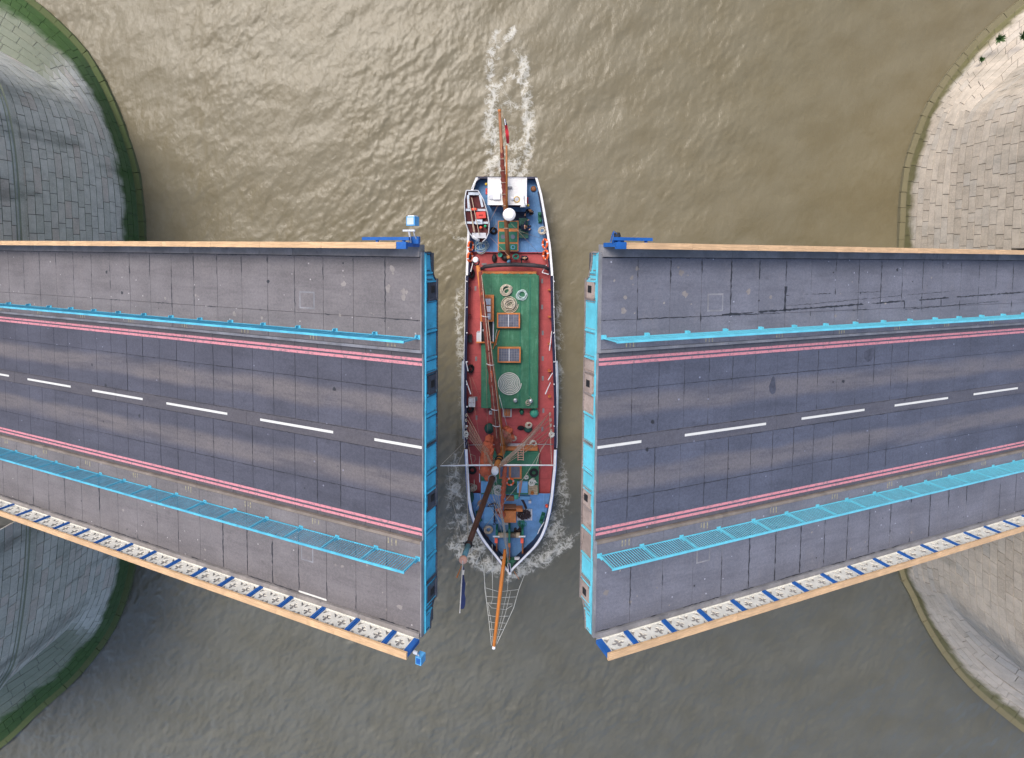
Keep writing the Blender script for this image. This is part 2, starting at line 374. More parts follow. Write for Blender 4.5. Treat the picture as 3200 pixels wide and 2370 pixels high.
for s_ in (streak([(1552, 560), (1540, 460), (1534, 350), (1536, 250), (1534, 160), (1545, 120)], [.9, .8, .65, .55, .5, .4], [.95, .9, .9, .85, .7, .4]),
           streak([(1625, 560), (1642, 460), (1650, 380), (1646, 280), (1637, 200), (1632, 130)], [.9, .8, .6, .5, .5, .4], [.9, .85, .85, .85, .75, .35]),
           streak([(1590, 560), (1592, 470), (1590, 420)], [1.2, 1.0, .7], [.85, .6, .35]),
           streak([(1545, 215), (1570, 160), (1600, 148), (1630, 195)], .3, .6), streak([(1555, 275), (1585, 235), (1615, 245), (1640, 290)], .3, .65),
           streak([(1605, 92), (1595, 108), (1580, 130), (1560, 148)], .35, .75), streak([(1560, 90), (1545, 108), (1532, 130)], .3, .5), streak([(1550, 335), (1590, 320), (1630, 345)], .35, .5), streak([(1545, 410), (1590, 385), (1640, 420)], .5, .5),
           streak([(1585, 560), (1588, 300), (1590, 150)], 1.3, .32),
           streak([(1592, 1800), (1640, 1772), (1690, 1750), (1735, 1722), (1775, 1695), (1806, 1672)], [.6, .65, .7, .7, .6, .4], [.98, .98, .95, .9, .75, .4]),
           streak([(1700, 1690), (1738, 1640), (1752, 1580), (1756, 1500), (1756, 1420)], [1.1, 1.1, .9, .6, .5], [.8, .75, .6, .5, .4]),
           streak([(1588, 1800), (1545, 1770), (1500, 1755), (1455, 1735), (1420, 1700), (1400, 1660)], [.6, .7, .75, .75, .7, .5], [.98, .98, .97, .92, .8, .5]),
           streak([(1490, 1710), (1450, 1660), (1430, 1600), (1425, 1520), (1425, 1430), (1428, 1330)], [1.1, 1.2, 1.1, .95, .7, .5], [.85, .8, .75, .65, .5, .4]),
           streak([(1446, 1330), (1442, 1200), (1440, 1080), (1436, 960), (1440, 860)], [.45, .4, .5, .5, .4], [.35, .4, .62, .6, .3]),
           streak([(1746, 1330), (1748, 1200), (1746, 1080), (1744, 960), (1742, 870)], [.45, .5, .5, .4, .3], [.4, .45, .62, .5, .25]),
           streak([(1462, 745), (1440, 746), (1418, 742), (1412, 730), (1418, 690)], [.14, .14, .28, .3, .25], [.95, .95, .85, .6, .3])):
    foam = np.maximum(foam, s_)
HGT += .05 * foam * h2 * .5
HGT += .10 * np.maximum(streak([(1592, 1800), (1690, 1750), (1806, 1672)], .5, 1.0), streak([(1588, 1800), (1500, 1755), (1400, 1660)], .5, 1.0))
me = bpy.data.meshes.new('river')
idx = np.arange(NX * NY).reshape(NY, NX)
quads = np.stack([idx[:-1, :-1], idx[:-1, 1:], idx[1:, 1:], idx[1:, :-1]], -1).reshape(-1, 4)
ex = [(-3000, -3000), (3000, -3000), (3000, 3000), (-3000, 3000)]
edge = np.minimum.reduce([GX - X0, X1 - GX, GY - Y0, Y1 - GY]); HGT *= np.clip(edge / 3.0, 0, 1)
V = np.stack([GX, GY, HGT], -1).reshape(-1, 3); nv = len(V)
V = np.vstack([V, [(x, y, 0) for x, y in ex]])
cor = [int(idx[0, 0]), int(idx[0, -1]), int(idx[-1, -1]), int(idx[-1, 0])]
ring = [(nv, nv + 1, cor[1], cor[0]), (nv + 1, nv + 2, cor[2], cor[1]), (nv + 2, nv + 3, cor[3], cor[2]), (nv + 3, nv, cor[0], cor[3])]
quads = np.vstack([quads, np.array(ring)])
me.vertices.add(len(V)); me.vertices.foreach_set('co', V.ravel()); me.loops.add(quads.size); me.loops.foreach_set('vertex_index', quads.ravel().astype(np.int32))
me.polygons.add(len(quads)); me.polygons.foreach_set('loop_start', np.arange(0, quads.size, 4, dtype=np.int32)); me.update(calc_edges=True); me.validate()
me.polygons.foreach_set('use_smooth', [True] * len(me.polygons))
at = me.attributes.new('foam', 'FLOAT', 'POINT'); at.data.foreach_set('value', np.concatenate([foam.ravel(), np.zeros(4)]).astype(np.float32))
n = N('river_water'); w = n.ov; xyz = n.sep(w)
tone_noise = n.noise(.055, 4, vec=w, dist=.6)  # noise that bends the borders between the water tones
yy = n.math('ADD', xyz[1], n.math('MULTIPLY', n.math('SUBTRACT', tone_noise, .5), 16))
xx = n.math('ADD', xyz[0], n.math('MULTIPLY', n.math('SUBTRACT', tone_noise, .5), 20))
c_n = n.mix(n.mapr(xx, 2, 26), (.188, .164, .108), (.165, .142, .086)); c_s = n.mix(n.mapr(xx, -14, 14), (.122, .122, .102), (.098, .099, .084))  # tone gradient put into the water colour: browner north, greyer south, darker east
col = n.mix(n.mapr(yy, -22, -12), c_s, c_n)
col = n.mix(n.mapr(n.noise(.35, 5, vec=w, rough=.6), .35, .7, 0, .4), col, n.mix(1.0, col, (.78, .72, .58), 'MULTIPLY'))
fo = n.attr('foam')
wv = n.t.nodes.new('ShaderNodeVectorMath'); wv.operation = 'ADD'; n.L(w, wv.inputs[0])
nn = n.t.nodes.new('ShaderNodeTexNoise'); nn.inputs['Scale'].default_value = 1.6; nn.inputs['Detail'].default_value = 4; n.L(w, nn.inputs['Vector'])
sc_ = n.vmul(nn.outputs['Color'], (1.1, 1.1, .2)); n.L(sc_, wv.inputs[1])
e1 = n.voro(1.15, vec=wv.outputs[0], feat='DISTANCE_TO_EDGE'); e2 = n.voro(3.1, vec=wv.outputs[0], feat='DISTANCE_TO_EDGE')
fn = n.noise(1.9, 6, vec=w, rough=.7); dens = n.math('MULTIPLY', fo, n.mapr(n.math('MULTIPLY', n.math('ADD', fn, n.noise(.55, 3, vec=w)), .5), .36, .60, .12, 1.12))
l1 = n.math('SUBTRACT', 1.0, n.math('DIVIDE', e1, n.math('ADD', n.math('MULTIPLY', dens, .20), .001)), clamp=True)
l2 = n.math('SUBTRACT', 1.0, n.math('DIVIDE', e2, n.math('ADD', n.math('MULTIPLY', dens, .24), .001)), clamp=True)
lace = n.math('MAXIMUM', l1, n.math('MULTIPLY', l2, .8)); lace = n.math('MULTIPLY', lace, n.mapr(dens, .12, .6))
solid = n.mapr(n.math('ADD', dens, n.math('MULTIPLY', n.math('SUBTRACT', n.noise(5, 5, vec=w, rough=.7), .5), 1.1)), .88, 1.15, 0, .9)
mask = n.math('MAXIMUM', n.math('MULTIPLY', lace, .62), n.math('MULTIPLY', solid, .8))
milky = n.mapr(dens, .2, .95, 0, .5); col = n.mix(milky, col, (.36, .35, .285)); col = n.mix(mask, col, (.70, .685, .62))
rp = n.noise(3.6, 6, vec=n.vmul(w, (1, .62, 1)), rough=.66, dist=.7)
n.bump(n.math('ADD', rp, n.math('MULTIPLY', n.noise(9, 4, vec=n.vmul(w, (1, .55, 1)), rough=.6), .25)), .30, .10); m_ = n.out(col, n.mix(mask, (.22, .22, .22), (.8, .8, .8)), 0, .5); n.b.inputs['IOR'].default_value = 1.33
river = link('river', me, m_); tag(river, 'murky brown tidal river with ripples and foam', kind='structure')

# ------------------------------------------------------------------ masonry piers
def catmull(pts, per=12):
    pts = [Vector((*p, 0)) for p in pts]; out = []
    for i in range(len(pts) - 1):
        p0, p1, p2, p3 = pts[max(i - 1, 0)], pts[i], pts[i + 1], pts[min(i + 2, len(pts) - 1)]
        for k in range(per):
            t = k / per; out.append(.5 * ((2 * p1) + (p2 - p0) * t + (2 * p0 - 5 * p1 + 4 * p2 - p3) * t * t + (3 * p1 - p0 - 3 * p2 + p3) * t ** 3))
    out.append(pts[-1]); return out
class Curve:
    def __init__(s, pts):
        q = catmull(pts); d = [0.0]
        for a, b in zip(q, q[1:]): d.append(d[-1] + (b - a).length)
        s.d = np.linspace(0, 1, len(q)); s.x = np.array([p.x for p in q]); s.y = np.array([p.y for p in q]); s.len = d[-1]
    def speed(s, u): return (s.at(min(u + .004, 1)) - s.at(max(u - .004, 0))).length / (min(u + .004, 1) - max(u - .004, 0))
    def at(s, u): t = u; return Vector((float(np.interp(t, s.d, s.x)), float(np.interp(t, s.d, s.y)), 0))
def make_pier(sg, low, crease, stone, mortar, label, seed, leafx):
    rd = random.Random(seed); C0, C1 = Curve(low), Curve(crease)
    ZL, ZC, ZM, ZT = .25, 4.5, 9.3, 12.9
    nsk, dz = 8, .56
    def S(u, v):                                   # v: 0..nsk on the battered skirt, above: courses on the upright wall
        if v <= nsk:
            t = v / nsk; p = C0.at(u).lerp(C1.at(u), t); p.z = ZL + (ZC - ZL) * t; return p
        p = C1.at(u); p.z = ZC + (v - nsk) * dz; return p
    def nrm(u, v):
        e = .002; a = S(min(u + e, 1), v) - S(max(u - e, 0), v); b = S(u, v + .2) - S(u, max(v - .2, 0)); q = a.cross(b)
        if q.length < 1e-8: return Vector((-sg, 0, 0))
        q.normalize(); c = Vector((sg * 44, -10, q.z)); 
        return q if (S(u, v) - c).dot(q) > 0 else -q
    base = Vector((sg * 42.0, -10.0, 0)); root = thing('bridge_pier', label, 'pier', base, 'stone piers of the bascule bridge')
    # core behind the stones
    core = MB(); NU = 90
    def shell(us, vs_, off): core.grid([[S(u, v) - nrm(u, v) * off for u in us] for v in vs_])
    us = [i / NU for i in range(NU + 1)]; vm = nsk + (ZM - ZC) / dz; vt = nsk + (ZT - ZC) / dz
    core.grid([[C0.at(u) + Vector((0, 0, z)) for u in us] for z in (-2.0, ZL)])
    shell(us, [0, nsk * .5, nsk], .06); shell(us, [nsk, vm], .06)
    bk = sg * 56.0; top = [C1.at(u) for u in us]
    core.add([(bk, top[0].y, ZM)] + [(p.x + sg * .06, p.y, ZM) for p in top] + [(bk, top[-1].y, ZM)], [tuple(range(len(us) + 2))])
    def slot(u): y = C1.at(u).y; return -16.5 < y < .45
    for run in ([u for u in us if C1.at(u).y >= .45], [u for u in us if C1.at(u).y <= -16.5]):
        shell(run, [vm, vt], .06); e = [C1.at(u) for u in run]; inner = min(e, key=lambda p: abs(p.y + 8)); outer = max(e, key=lambda p: abs(p.y + 8))
        core.add([(p.x, p.y, ZT) for p in e] + [(bk, e[-1].y, ZT), (bk, e[0].y, ZT)], [tuple(range(len(e) + 2))])
        core.add([(inner.x, inner.y, ZM), (bk, inner.y, ZM), (bk, inner.y, ZT), (inner.x, inner.y, ZT)], [(0, 1, 2, 3)])
    core.build('core', G[mortar], root, recalc=False)
    # stones
    recs = []
    def stone_pts(u0, u1, v0, v1, lift, tilt):
        o, i_ = [], []
        for u in (u0, (u0 + u1) / 2, u1):
            for v in (v0, v1):
                q = S(u, v); nn_ = nrm(u, min(max(v, .01), nsk - .01) if v <= nsk and v1 <= nsk else max(v, nsk + .3)); o.append(q + nn_ * (lift + tilt * ((u - u0) / max(u1 - u0, 1e-6) - .5))); i_.append(q - nn_ * .10)
        return o + i_
    FC = [(0, 2, 3, 1), (2, 4, 5, 3), (0, 6, 8, 2), (2, 8, 10, 4), (1, 3, 9, 7), (3, 5, 11, 9), (0, 1, 7, 6), (4, 10, 11, 5)]
    nco = int(vt + .001)
    uA = max(i / 2000 for i in range(2001) if C1.at(i / 2000).y >= .38); uB = min(i / 2000 for i in range(2001) if C1.at(i / 2000).y <= -16.45)
    for c in range(nco):
        wide = 1.55 if c < nsk else 1.15
        Lc = (C0 if c < nsk * .5 else C1).len
        zc_ = S(.5, c + .5).z
        for ua, ub in (((0.0, uA), (uB, 1.0)) if zc_ > ZM - .3 else ((0.0, 1.0),)):
          u = ua
          while u < ub - 1e-4:
            Lc = (C0 if c < nsk * .5 else C1).speed(u + .004)
            ln = wide * rd.choice((.55, .75, .95, 1.0, 1.15, 1.35)); u1 = min(u + ln / Lc, ub)
            if ub - u1 < .3 / Lc: u1 = ub
            if True:
                g = .018 / Lc; gv = .03
                pts = stone_pts(u + g, u1 - g, c + gv, c + 1 - gv, rd.uniform(-.006, .014), rd.uniform(-.01, .01))
                pr = [proj(pts[i]) for i in (0, 1, 5, 4)]; mx = sum(p[0] for p in pr) / 4; my = sum(p[1] for p in pr) / 4
                ar = abs(sum(pr[i][0] * pr[(i + 1) % 4][1] - pr[(i + 1) % 4][0] * pr[i][1] for i in range(4))) / 2
                inside = -40 < mx < 3240 and -40 < my < 2410
                lf = (1314 - mx) / 1314 if sg < 0 else (mx - 1870) / 1330
                under = 770 < my < 2040 - 470 * max(lf, 0)
                if -200 < mx < 3400 and -200 < my < 2600 or c > nsk: recs.append((ar if inside and not under else 0, pts, rd.random()))
            u = u1
    recs.sort(key=lambda r: -r[0]); rest = MB()
    for k, (ar, pts, a) in enumerate(recs):
        if k < 300 and ar > 0: MB().add(pts, FC, a).build('stone', G[stone], root, recalc=False)
        else: rest.add(pts, FC, a)
    tag(rest.build('stone_courses', G[stone], root, recalc=False), None, kind='stuff')
    # foundation ledge at the waterline, cut into long blocks
    u = 0.0
    while u < 1:
        Lc = C0.speed(u + .004); u1 = min(u + rd.uniform(1.0, 1.9) / Lc, 1.0); a, b = C0.at(u + .012 / Lc), C0.at(u1 - .012 / Lc); t = (b - a).normalized(); o = Vector((t.y, -t.x, 0))
        if (a - base).dot(o) < 0: o = -o
        if -60 < proj(a)[0] < 3260 and -60 < proj(a)[1] < 2430:
            q = [a + o * .42, b + o * .42, b - o * .12, a - o * .12]; zz = .27 + rd.uniform(-.02, .02)
            MB().prism([(p.x, p.y) for p in q], -1.2, zz).build('ledge_block', G[stone], root)
        u = u1
    # projecting string course
    for run in () if sg > 0 else ([i / 160 for i in range(161) if C1.at(i / 160).y >= .45], [i / 160 for i in range(161) if C1.at(i / 160).y <= -16.5]):
        for z0, z1, o_ in ((9.75, 9.93, .10), (9.93, 10.22, .2), (10.22, 10.36, .08)):
            rows = []
            for (dz_, oo) in ((z0, -.05), (z0, o_), (z1, o_), (z1, -.05)):
                r_ = []
                for u in run:
                    q = C1.at(u); q = q + nrm(u, nsk + 6) * oo; q.z = dz_; r_.append(q)
                rows.append(r_)
            MB().grid(rows).build('string_course', G[stone], root)
    return root
low_l = [(-47.0, 24.5), (-42.5, 22.3), (-37.6, 19.2), (-34.0, 15.9), (-32.4, 13.4), (-31.3, 10.9), (-30.3, 8.0), (-29.7, 5.0), (-29.5, 1.0), (-29.4, -5), (-29.5, -12), (-29.9, -19), (-31.1, -25.4), (-32.3, -29.5), (-33.7, -32.1), (-36.2, -35.2), (-39.4, -38.1), (-42.7, -41.2), (-47.5, -44.5)]
cre_l = [(-46.0, 17.0), (-40.0, 15.9), (-35.9, 13.9), (-33.8, 12.7), (-32.4, 11.7), (-31.1, 10.4), (-30.4, 8.6), (-30.0, 5.5), (-29.9, 1.0), (-29.85, -5), (-29.9, -12), (-30.3, -19), (-31.3, -25.2), (-32.2, -27.2), (-33.2, -28.4), (-34.7, -29.4), (-36.5, -30.5), (-40.5, -32.4), (-46, -33.5)]
low_r = [(47.0, 24.5), (43.5, 22.4), (39.7, 19.6), (36.9, 17.2), (34.6, 14.5), (32.8, 11.7), (31.8, 9.1), (31.1, 6.1), (31.0, 1.0), (30.9, -5), (30.95, -12), (31.2, -19), (32.1, -25.4), (33.2, -27.8), (34.4, -30.2), (36.1, -32.8), (38.5, -35.6), (43.0, -39.3), (47.5, -42.5)]
cre_r = [(46.0, 17.2), (40.0, 15.6), (35.7, 13.4), (34.3, 12.1), (32.9, 10.9), (32.0, 9.8), (31.6, 8.0), (31.45, 5.5), (31.4, 1.0), (31.35, -5), (31.4, -12), (31.6, -19), (32.0, -24.0), (32.6, -25.7), (33.6, -26.9), (35.3, -28.5), (36.8, -29.5), (40.5, -31.5), (46, -33.2)]
make_pier(-1, low_l, cre_l, 'stone_grey', 'mortar', 'weathered grey green stone pier with thick green algae at its waterline', 3, 0)
make_pier(1, low_r, cre_r, 'stone_beige', 'mortar_beige', 'clean warm beige stone pier with a thin yellowish waterline', 8, 0)
def weed(px, z, r, label):
    p = P(*px, z); m = MB(); rd = random.Random(int(px[0]))
    for k in range(170):
        a, e = rd.uniform(0, 6.28), rd.uniform(.1, 1.4); l = r * rd.uniform(.25, .95); d = Vector((math.cos(a) * math.cos(e), math.sin(a) * math.cos(e), math.sin(e))); s_ = d.cross(Vector((0, 0, 1))).normalized() * .035
        m.add([p - s_, p + s_, p + d * l + s_ * .3 + Vector((0, 0, -.05)), p + d * l - s_ * .3], [(0, 1, 2, 3)])
    tag(m.build('weed_tuft', G['weed'], loc=p, recalc=False), label, 'weed', 'weeds rooted in the beige pier')
weed((3120, 122), 2.9, .55, 'largest green weed tuft rooted in a joint of the beige pier')
weed((3196, 115), 4.1, .5, 'green weed tuft on the beige pier at the very edge of the photo')
weed((3066, 186), 2.2, .3, 'tiniest green weed sprig low on the beige pier near the waterline')

# ------------------------------------------------------------------ bascule leaves
def leaf_frame(side):
    CRm = CR
    vp, tip = ((-2447, 745), (1314, 1402)) if side < 0 else ((5850, 835), (1871, 1402))
    d = (CRm @ Vector(((vp[0] - CX) / F, -(vp[1] - CY) / F, -1))).normalized(); p0 = P(*tip, 22.0)
    b = Vector((0, -1, 0)); b = (b - d * b.dot(d)).normalized(); nn_ = d.cross(b)
    if nn_.z < 0: nn_ = -nn_
    yb = b if side < 0 else -b
    M = Matrix((( d.x, yb.x, nn_.x, p0.x), (d.y, yb.y, nn_.y, p0.y), (d.z, yb.z, nn_.z, p0.z), (0, 0, 0, 1)))
    return M
# one cast panel of the parapet: two squares of tracery with real openings
def panel_mesh(name, w, cells):
    cu = bpy.data.curves.new(name, 'CURVE'); cu.dimensions = '2D'; cu.fill_mode = 'BOTH'; cu.extrude = .022
    def spl(pts):
        s_ = cu.splines.new('POLY'); s_.points.add(len(pts) - 1); s_.use_cyclic_u = True
        for q, p in zip(s_.points, pts): q.co = (p[0], p[1], 0, 1)
    H = .82; spl([(-w / 2, 0), (w / 2, 0), (w / 2, H), (-w / 2, H)])
    cw = w / cells
    for c in range(cells):
        cx = -w / 2 + cw * (c + .5); cy = H / 2
        spl([(cx + (.055 + .155 * abs(math.cos(2 * a)) ** .75) * math.cos(a), cy + (.055 + .155 * abs(math.cos(2 * a)) ** .75) * math.sin(a)) for a in [2 * math.pi * k / 32 for k in range(32)]])
        for sx in (-1, 1):
            for sy in (-1, 1):
                x0, y0 = cx + sx * (cw / 2 - .05), cy + sy * (H / 2 - .06)
                spl([(x0, y0), (x0 - sx * .23, y0), (x0 - sx * .02, y0 - sy * .22)])
    ob = bpy.data.objects.new(name, cu); COL.objects.link(ob)
    me = bpy.data.meshes.new_from_object(ob.evaluated_get(bpy.context.evaluated_depsgraph_get())); bpy.data.objects.remove(ob)
    m = MB()                                       # raised rings joined to the plate
    for c in range(cells):
        cx = -w / 2 + cw * (c + .5); m.torus((cx, H / 2, 0), .295, .028, n=20, k=6)
    o = len(me.vertices); b = bmesh.new(); b.from_mesh(me)
    vv = [b.verts.new(v) for v in m.v]
    for f in m.f: b.faces.new([vv[i] for i in f])
    b.to_mesh(me); b.free(); me.name = name; me.materials.clear(); me.materials.append(G['panel_cream']); return me
PANEL = panel_mesh('tracery_panel', 1.60, 2); PANEL1 = panel_mesh('tracery_panel_half', .80, 1)
BAR = MB().bx(-.0095, .0095, -.012, .012, .08, 1.03).mesh('bar'); POSTB = MB().bx(-.03, .03, -.03, .03, -.0, 1.03).bx(-.11, .11, -.12, .06, 0, .02).bx(-.02, .02, -.12, -.02, .02, .2).mesh('railing_post')
LEAF_LEN = 33.0
def leaf(side, tone):
    s = 1 if side < 0 else -1                      # local y = s * b, b = metres south of the centre line
    M = leaf_frame(side); where = 'grey green pier' if side < 0 else 'beige pier'
    rd = random.Random(20 + side)
    cool = side > 0
    root = thing('bascule_leaf', 'raised bridge roadway leaf hinged at the ' + where, 'bridge leaf', M=M, group='raised bascule leaves')
    A, FT = (G['asphalt_cool'], G['footway_cool']) if cool else (G['asphalt_warm'], G['footway_warm'])
    def B(name, m, a0, a1, b0, b1, h0, h1, parent=root):
        return MB().bx(a0, a1, s * b0, s * b1, h0, h1).build(name, m, parent, local=True)
    B('deck_slab', G['steel_dark'], .06, LEAF_LEN, -7.74, 7.74, -1.1, -.17); B('edge_plate', G['steel_grey'], .02, LEAF_LEN, -8.06, -7.745, -.32, -.172); B('edge_plate', G['steel_grey'], .02, LEAF_LEN, 7.745, 7.92, -.32, -.172)
    for b_ in (-6.6, -2.7, 2.7, 6.6): B('girder', G['nose_blue'], 2.5, LEAF_LEN, b_ - .25, b_ + .25, -2.0 if abs(b_) < 3 else -1.7, -1.1)
    # carriageway panels with open joints
    def run(j0, step, b0, b1, h0, h1, m, nm, gap=.008):
        e = [0.0] + [j0 + step * k for k in range(int((LEAF_LEN - j0) / step) + 1)] + [LEAF_LEN]
        for a0, a1 in zip(e, e[1:]):
            if a1 - a0 < .1: continue
            dh = rd.uniform(-.004, .004)
            B(nm, m, a0 + (gap if a0 else -.02), a1 - gap, b0 + gap, b1 - gap, h0, h1 + dh)
    j = 1.42 if side < 0 else 1.56; st = 1.275 if side < 0 else 1.31
    run(j, st, -3.78, -2.25, -.17, -.10, A, 'road_panel'); run(j, st, -2.25, -.31, -.17, -.10, A, 'road_panel')
    run(j + .08 - .19 * (side > 0), st, .35, 2.25, -.17, -.10, A, 'road_panel'); run(j + .08 - .19 * (side > 0), st, 2.25, 3.78, -.17, -.10, A, 'road_panel')
    run(9.5, 9.5, -.31, .35, -.17, -.10, A, 'road_panel')
    run(1.66, 1.575 if side < 0 else 1.6, -7.56, -5.09, -.17, 0, FT, 'footway_panel'); run(1.66, 1.575 if side < 0 else 1.6, -5.09, -3.93, -.17, -.003, FT, 'footway_panel')
    run(1.62, 1.575 if side < 0 else 1.6, 3.93, 7.56, -.17, 0, FT, 'footway_panel')
    for sg in (-1, 1):
        e = [.0, 6.4, 12.8, 19.2, 25.6, LEAF_LEN]
        for a0, a1 in zip(e, e[1:]):
            B('kerb', G['steel_grey'] if sg < 0 else G['kerb_brown'], a0 + .006, a1 - .006, sg * 3.80, sg * 3.92, -.17, .012)
            B('edge_kerb', G['concrete'] if cool else G['concrete_warm'], a0 + .006, a1 - .006, sg * 7.58, sg * (7.76 if sg > 0 else 8.06), -.17, .10)
        B('edge_angle', G['steel_grey'], -.05, .0, sg * 3.8, sg * 7.76, -.2, .015)
        for b0, b1 in ((3.58, 3.47), (3.40, 3.28)) if sg < 0 else ((3.31, 3.42), (3.50, 3.61)):
            B('red_line', G['red_paint'], -.01, LEAF_LEN, sg * b0, sg * b1, -.099, -.0925)
        for k in range(8):                         # triple yellow marks on the kerb edge
            for q in range(3):
                a = 1.15 + 4.02 * k + .17 * q + rd.uniform(-.02, .02)
                B('kerb_mark', G['faded_yellow'], a, a + .055, sg * 3.97, sg * (4.22 + rd.uniform(-.05, .05)), 0, .006)
    B('edge_angle', G['steel_grey'], -.06, -.021, -3.78, 3.78, -.25, -.098)
    dashes = ((0, 2.28), (4.43, 8.64), (10.74, 15.0), (16.82, 21.0), (22.94, 27.13), (29.08, 33)) if side < 0 else ((0, 2.07), (4.28, 8.86), (11.09, 15.41), (17.68, 22.06), (24.35, 28.61), (30.9, 33))
    for a0, a1 in dashes: B('centre_dash', G['white_paint'], a0, a1, -.055, .055, -.099, -.0918)
    if side < 0: B('white_strip', G['white_paint'], 4.78, 6.36, 7.46, 7.54, .001, .009)
    # access covers in the footways
    for (a0, a1, b0, b1) in (((5.28, 6.12, -6.02, -5.27), (5.5, 6.2, 5.25, 6.0)) if side < 0 else ((5.2, 6.05, -6.05, -5.28), (5.0, 5.75, 5.0, 5.75))):
        c = B('access_cover', G['steel_grey'], a0, a1, b0, b1, .0, .006); B('cover_plate', FT, a0 + .07, a1 - .07, b0 + .07, b1 - .07, .006, .014, c)
    # tar-filled and broken joints
    tar = MB()
    def crack(a0, b0, a1, b1, w, h, brk=.3):
        L_ = math.hypot(a1 - a0, b1 - b0); nseg = max(3, int(L_ / .12)); ta, tb = (a1 - a0) / L_, (b1 - b0) / L_; prev = None; on = True
        for k in range(nseg + 1):
            if rd.random() < .22: on = rd.random() > brk
            t = k / nseg; ww = w * rd.uniform(.25, 1.3) * (1.0 if on else .0); jx = rd.uniform(-.018, .018)
            a, b = a0 + (a1 - a0) * t - tb * jx, b0 + (b1 - b0) * t + ta * jx
            cur = ((a - tb * ww, s * (b + ta * ww), h), (a + tb * ww, s * (b - ta * ww), h))
            if prev and (on or prev_on): tar.add([prev[0], prev[1], cur[1], cur[0]], [(0, 1, 2, 3)])
            prev = cur; prev_on = on
    stp = 1.575 if side < 0 else 1.6
    for k in range(19):
        a = 1.66 + stp * k
        crack(a, -7.45, a, -5.15 + rd.uniform(0, .3), .022 if rd.random() < .6 else .032, .0075, .62)
        crack(a - .04, 4.9, a - .04, 7.5, .022 if rd.random() < .5 else .034, .0075, .6)
    crack(0.1, -5.09, 19, -5.09, .02, .0075, .6); crack(.1, 7.55, 32, 7.55, .025, .0075, .55); crack(.1, -7.56, 32, -7.56, .02, .0075, .5)
    if cool:
        crack(6.0, -5.12, 28.4, -5.72, .045, .008, .15); crack(9.66, -5.15, 9.66, -6.3, .085, .008, .05); crack(9.7, -5.9, 16, -5.95, .014, .008, .2); crack(9.7, -5.4, 22, -5.9, .012, .008, .2); crack(17.9, -5.45, 17.9, -5.05, .05, .008, 0); crack(18, -5.0, 26, -5.25, .02, .008, .3)
        pt = MB(); pt.add([(15.2, s * -2.95, -.0915), (15.65, s * -3.1, -.0915), (16.0, s * -3.12, -.0915), (16.02, s * -2.8, -.0915), (15.75, s * -2.5, -.0915), (15.5, s * -2.42, -.0915), (15.25, s * -2.6, -.0915)], [tuple(range(7))])
        pt.add([(9.2 + .16 * math.cos(q) * (1.5 if math.sin(q) > 0 else 1), s * (-1.75 + .42 * math.sin(q)), -.0915) for q in [k2 * .52 for k2 in range(12)]], [tuple(range(12))]); pt.build('road_patch', G['patch'], root, local=True, recalc=False)
    for b in (-2.25, -.31, .35, 2.25): crack(.2, b, 20, b, .013, -.0905, .35)
    for k in range(14):
        a = j + st * k
        for b0, b1 in ((-3.2, -.35), (.4, 3.2)):
            if rd.random() < .75: crack(a + (0 if b0 < 0 else .08 - .19 * (side > 0)), b0, a + (0 if b0 < 0 else .08 - .19 * (side > 0)), b1, .014, -.0905, .4)
    for k in range(26):                            # dark oil and gum blots
        on_road = rd.random() < .45; a = rd.uniform(.5, 26); b = rd.uniform(-3, 3) if on_road else rd.choice((-1, 1)) * rd.uniform(4.6, 7.3); r = rd.choice((.03, .04, .05, .09)); h = -.0905 if on_road else .0078
        tar.add([(a + r * rd.uniform(.6, 1.3) * math.cos(t), s * (b + r * rd.uniform(.6, 1.3) * math.sin(t)), h) for t in [k2 * .785 for k2 in range(8)]], [tuple(range(8))])
    tag(tar.build('tar_joint', G['tar'], root, local=True, recalc=False), None, kind='stuff')
    pale = MB()                                    # worn pale scabs on the footways
    for k in range(34):
        a = rd.uniform(.4, 4.5) if rd.random() < .65 else rd.uniform(4, 20); b = rd.uniform(-7.2, -4.7) if rd.random() < .7 else rd.uniform(5, 7.3); r = rd.choice((.035, .05, .08, .13))
        pale.add([(a + r * rd.uniform(.5, 1.4) * math.cos(t), s * (b + r * rd.uniform(.5, 1.4) * math.sin(t)), .0072) for t in [k2 * .628 for k2 in range(10)]], [tuple(range(10))])
    tag(pale.build('worn_patch', G['concrete_warm'], root, local=True, recalc=False), None, kind='stuff')
    # nose girder: riveted end plates facing the gap
    NB, FL = (G['nose_teal'], G['flange_brown']) if cool else (G['nose_blue'], G['flange_dark'])
    D = 1.08
    def depth(b):
        t = (7.76 - abs(b)) / 1.15
        return D if t >= 1 else .60 + (D - .60) * (1 - math.sqrt(max(0, 1 - t * t))) if t < 1 else D
    edges = [-7.76, -6.95, -6.6, -5.85, -4.6, -3.5, -2.9, -2.05, -1.2, 0.0, 1.15, 1.95, 2.65, 3.6, 4.7, 5.7, 6.6, 6.95, 7.76]
    rivets = MB()
    for k, (b0, b1) in enumerate(zip(edges, edges[1:])):
        bs = [b0 + (b1 - b0) * q / 5 for q in range(6)]; poly = [(b, -.2) for b in bs] + [(b, -depth(b)) for b in reversed(bs)]
        nn_ = len(poly); off = .02 * (k % 2)
        mt = NB
        if cool and k in (5, 6, 7, 12, 13): mt = G['nose_rusty']
        m = MB(); m.add([(-.02, s * p[0], p[1]) for p in poly] + [(-.06 - off, s * p[0], p[1]) for p in poly],
                        [tuple(range(nn_)), tuple(range(2 * nn_ - 1, nn_ - 1, -1))] + [(q, (q + 1) % nn_, nn_ + (q + 1) % nn_, nn_ + q) for q in range(nn_)])
        m.build('end_plate', mt, root, local=True)
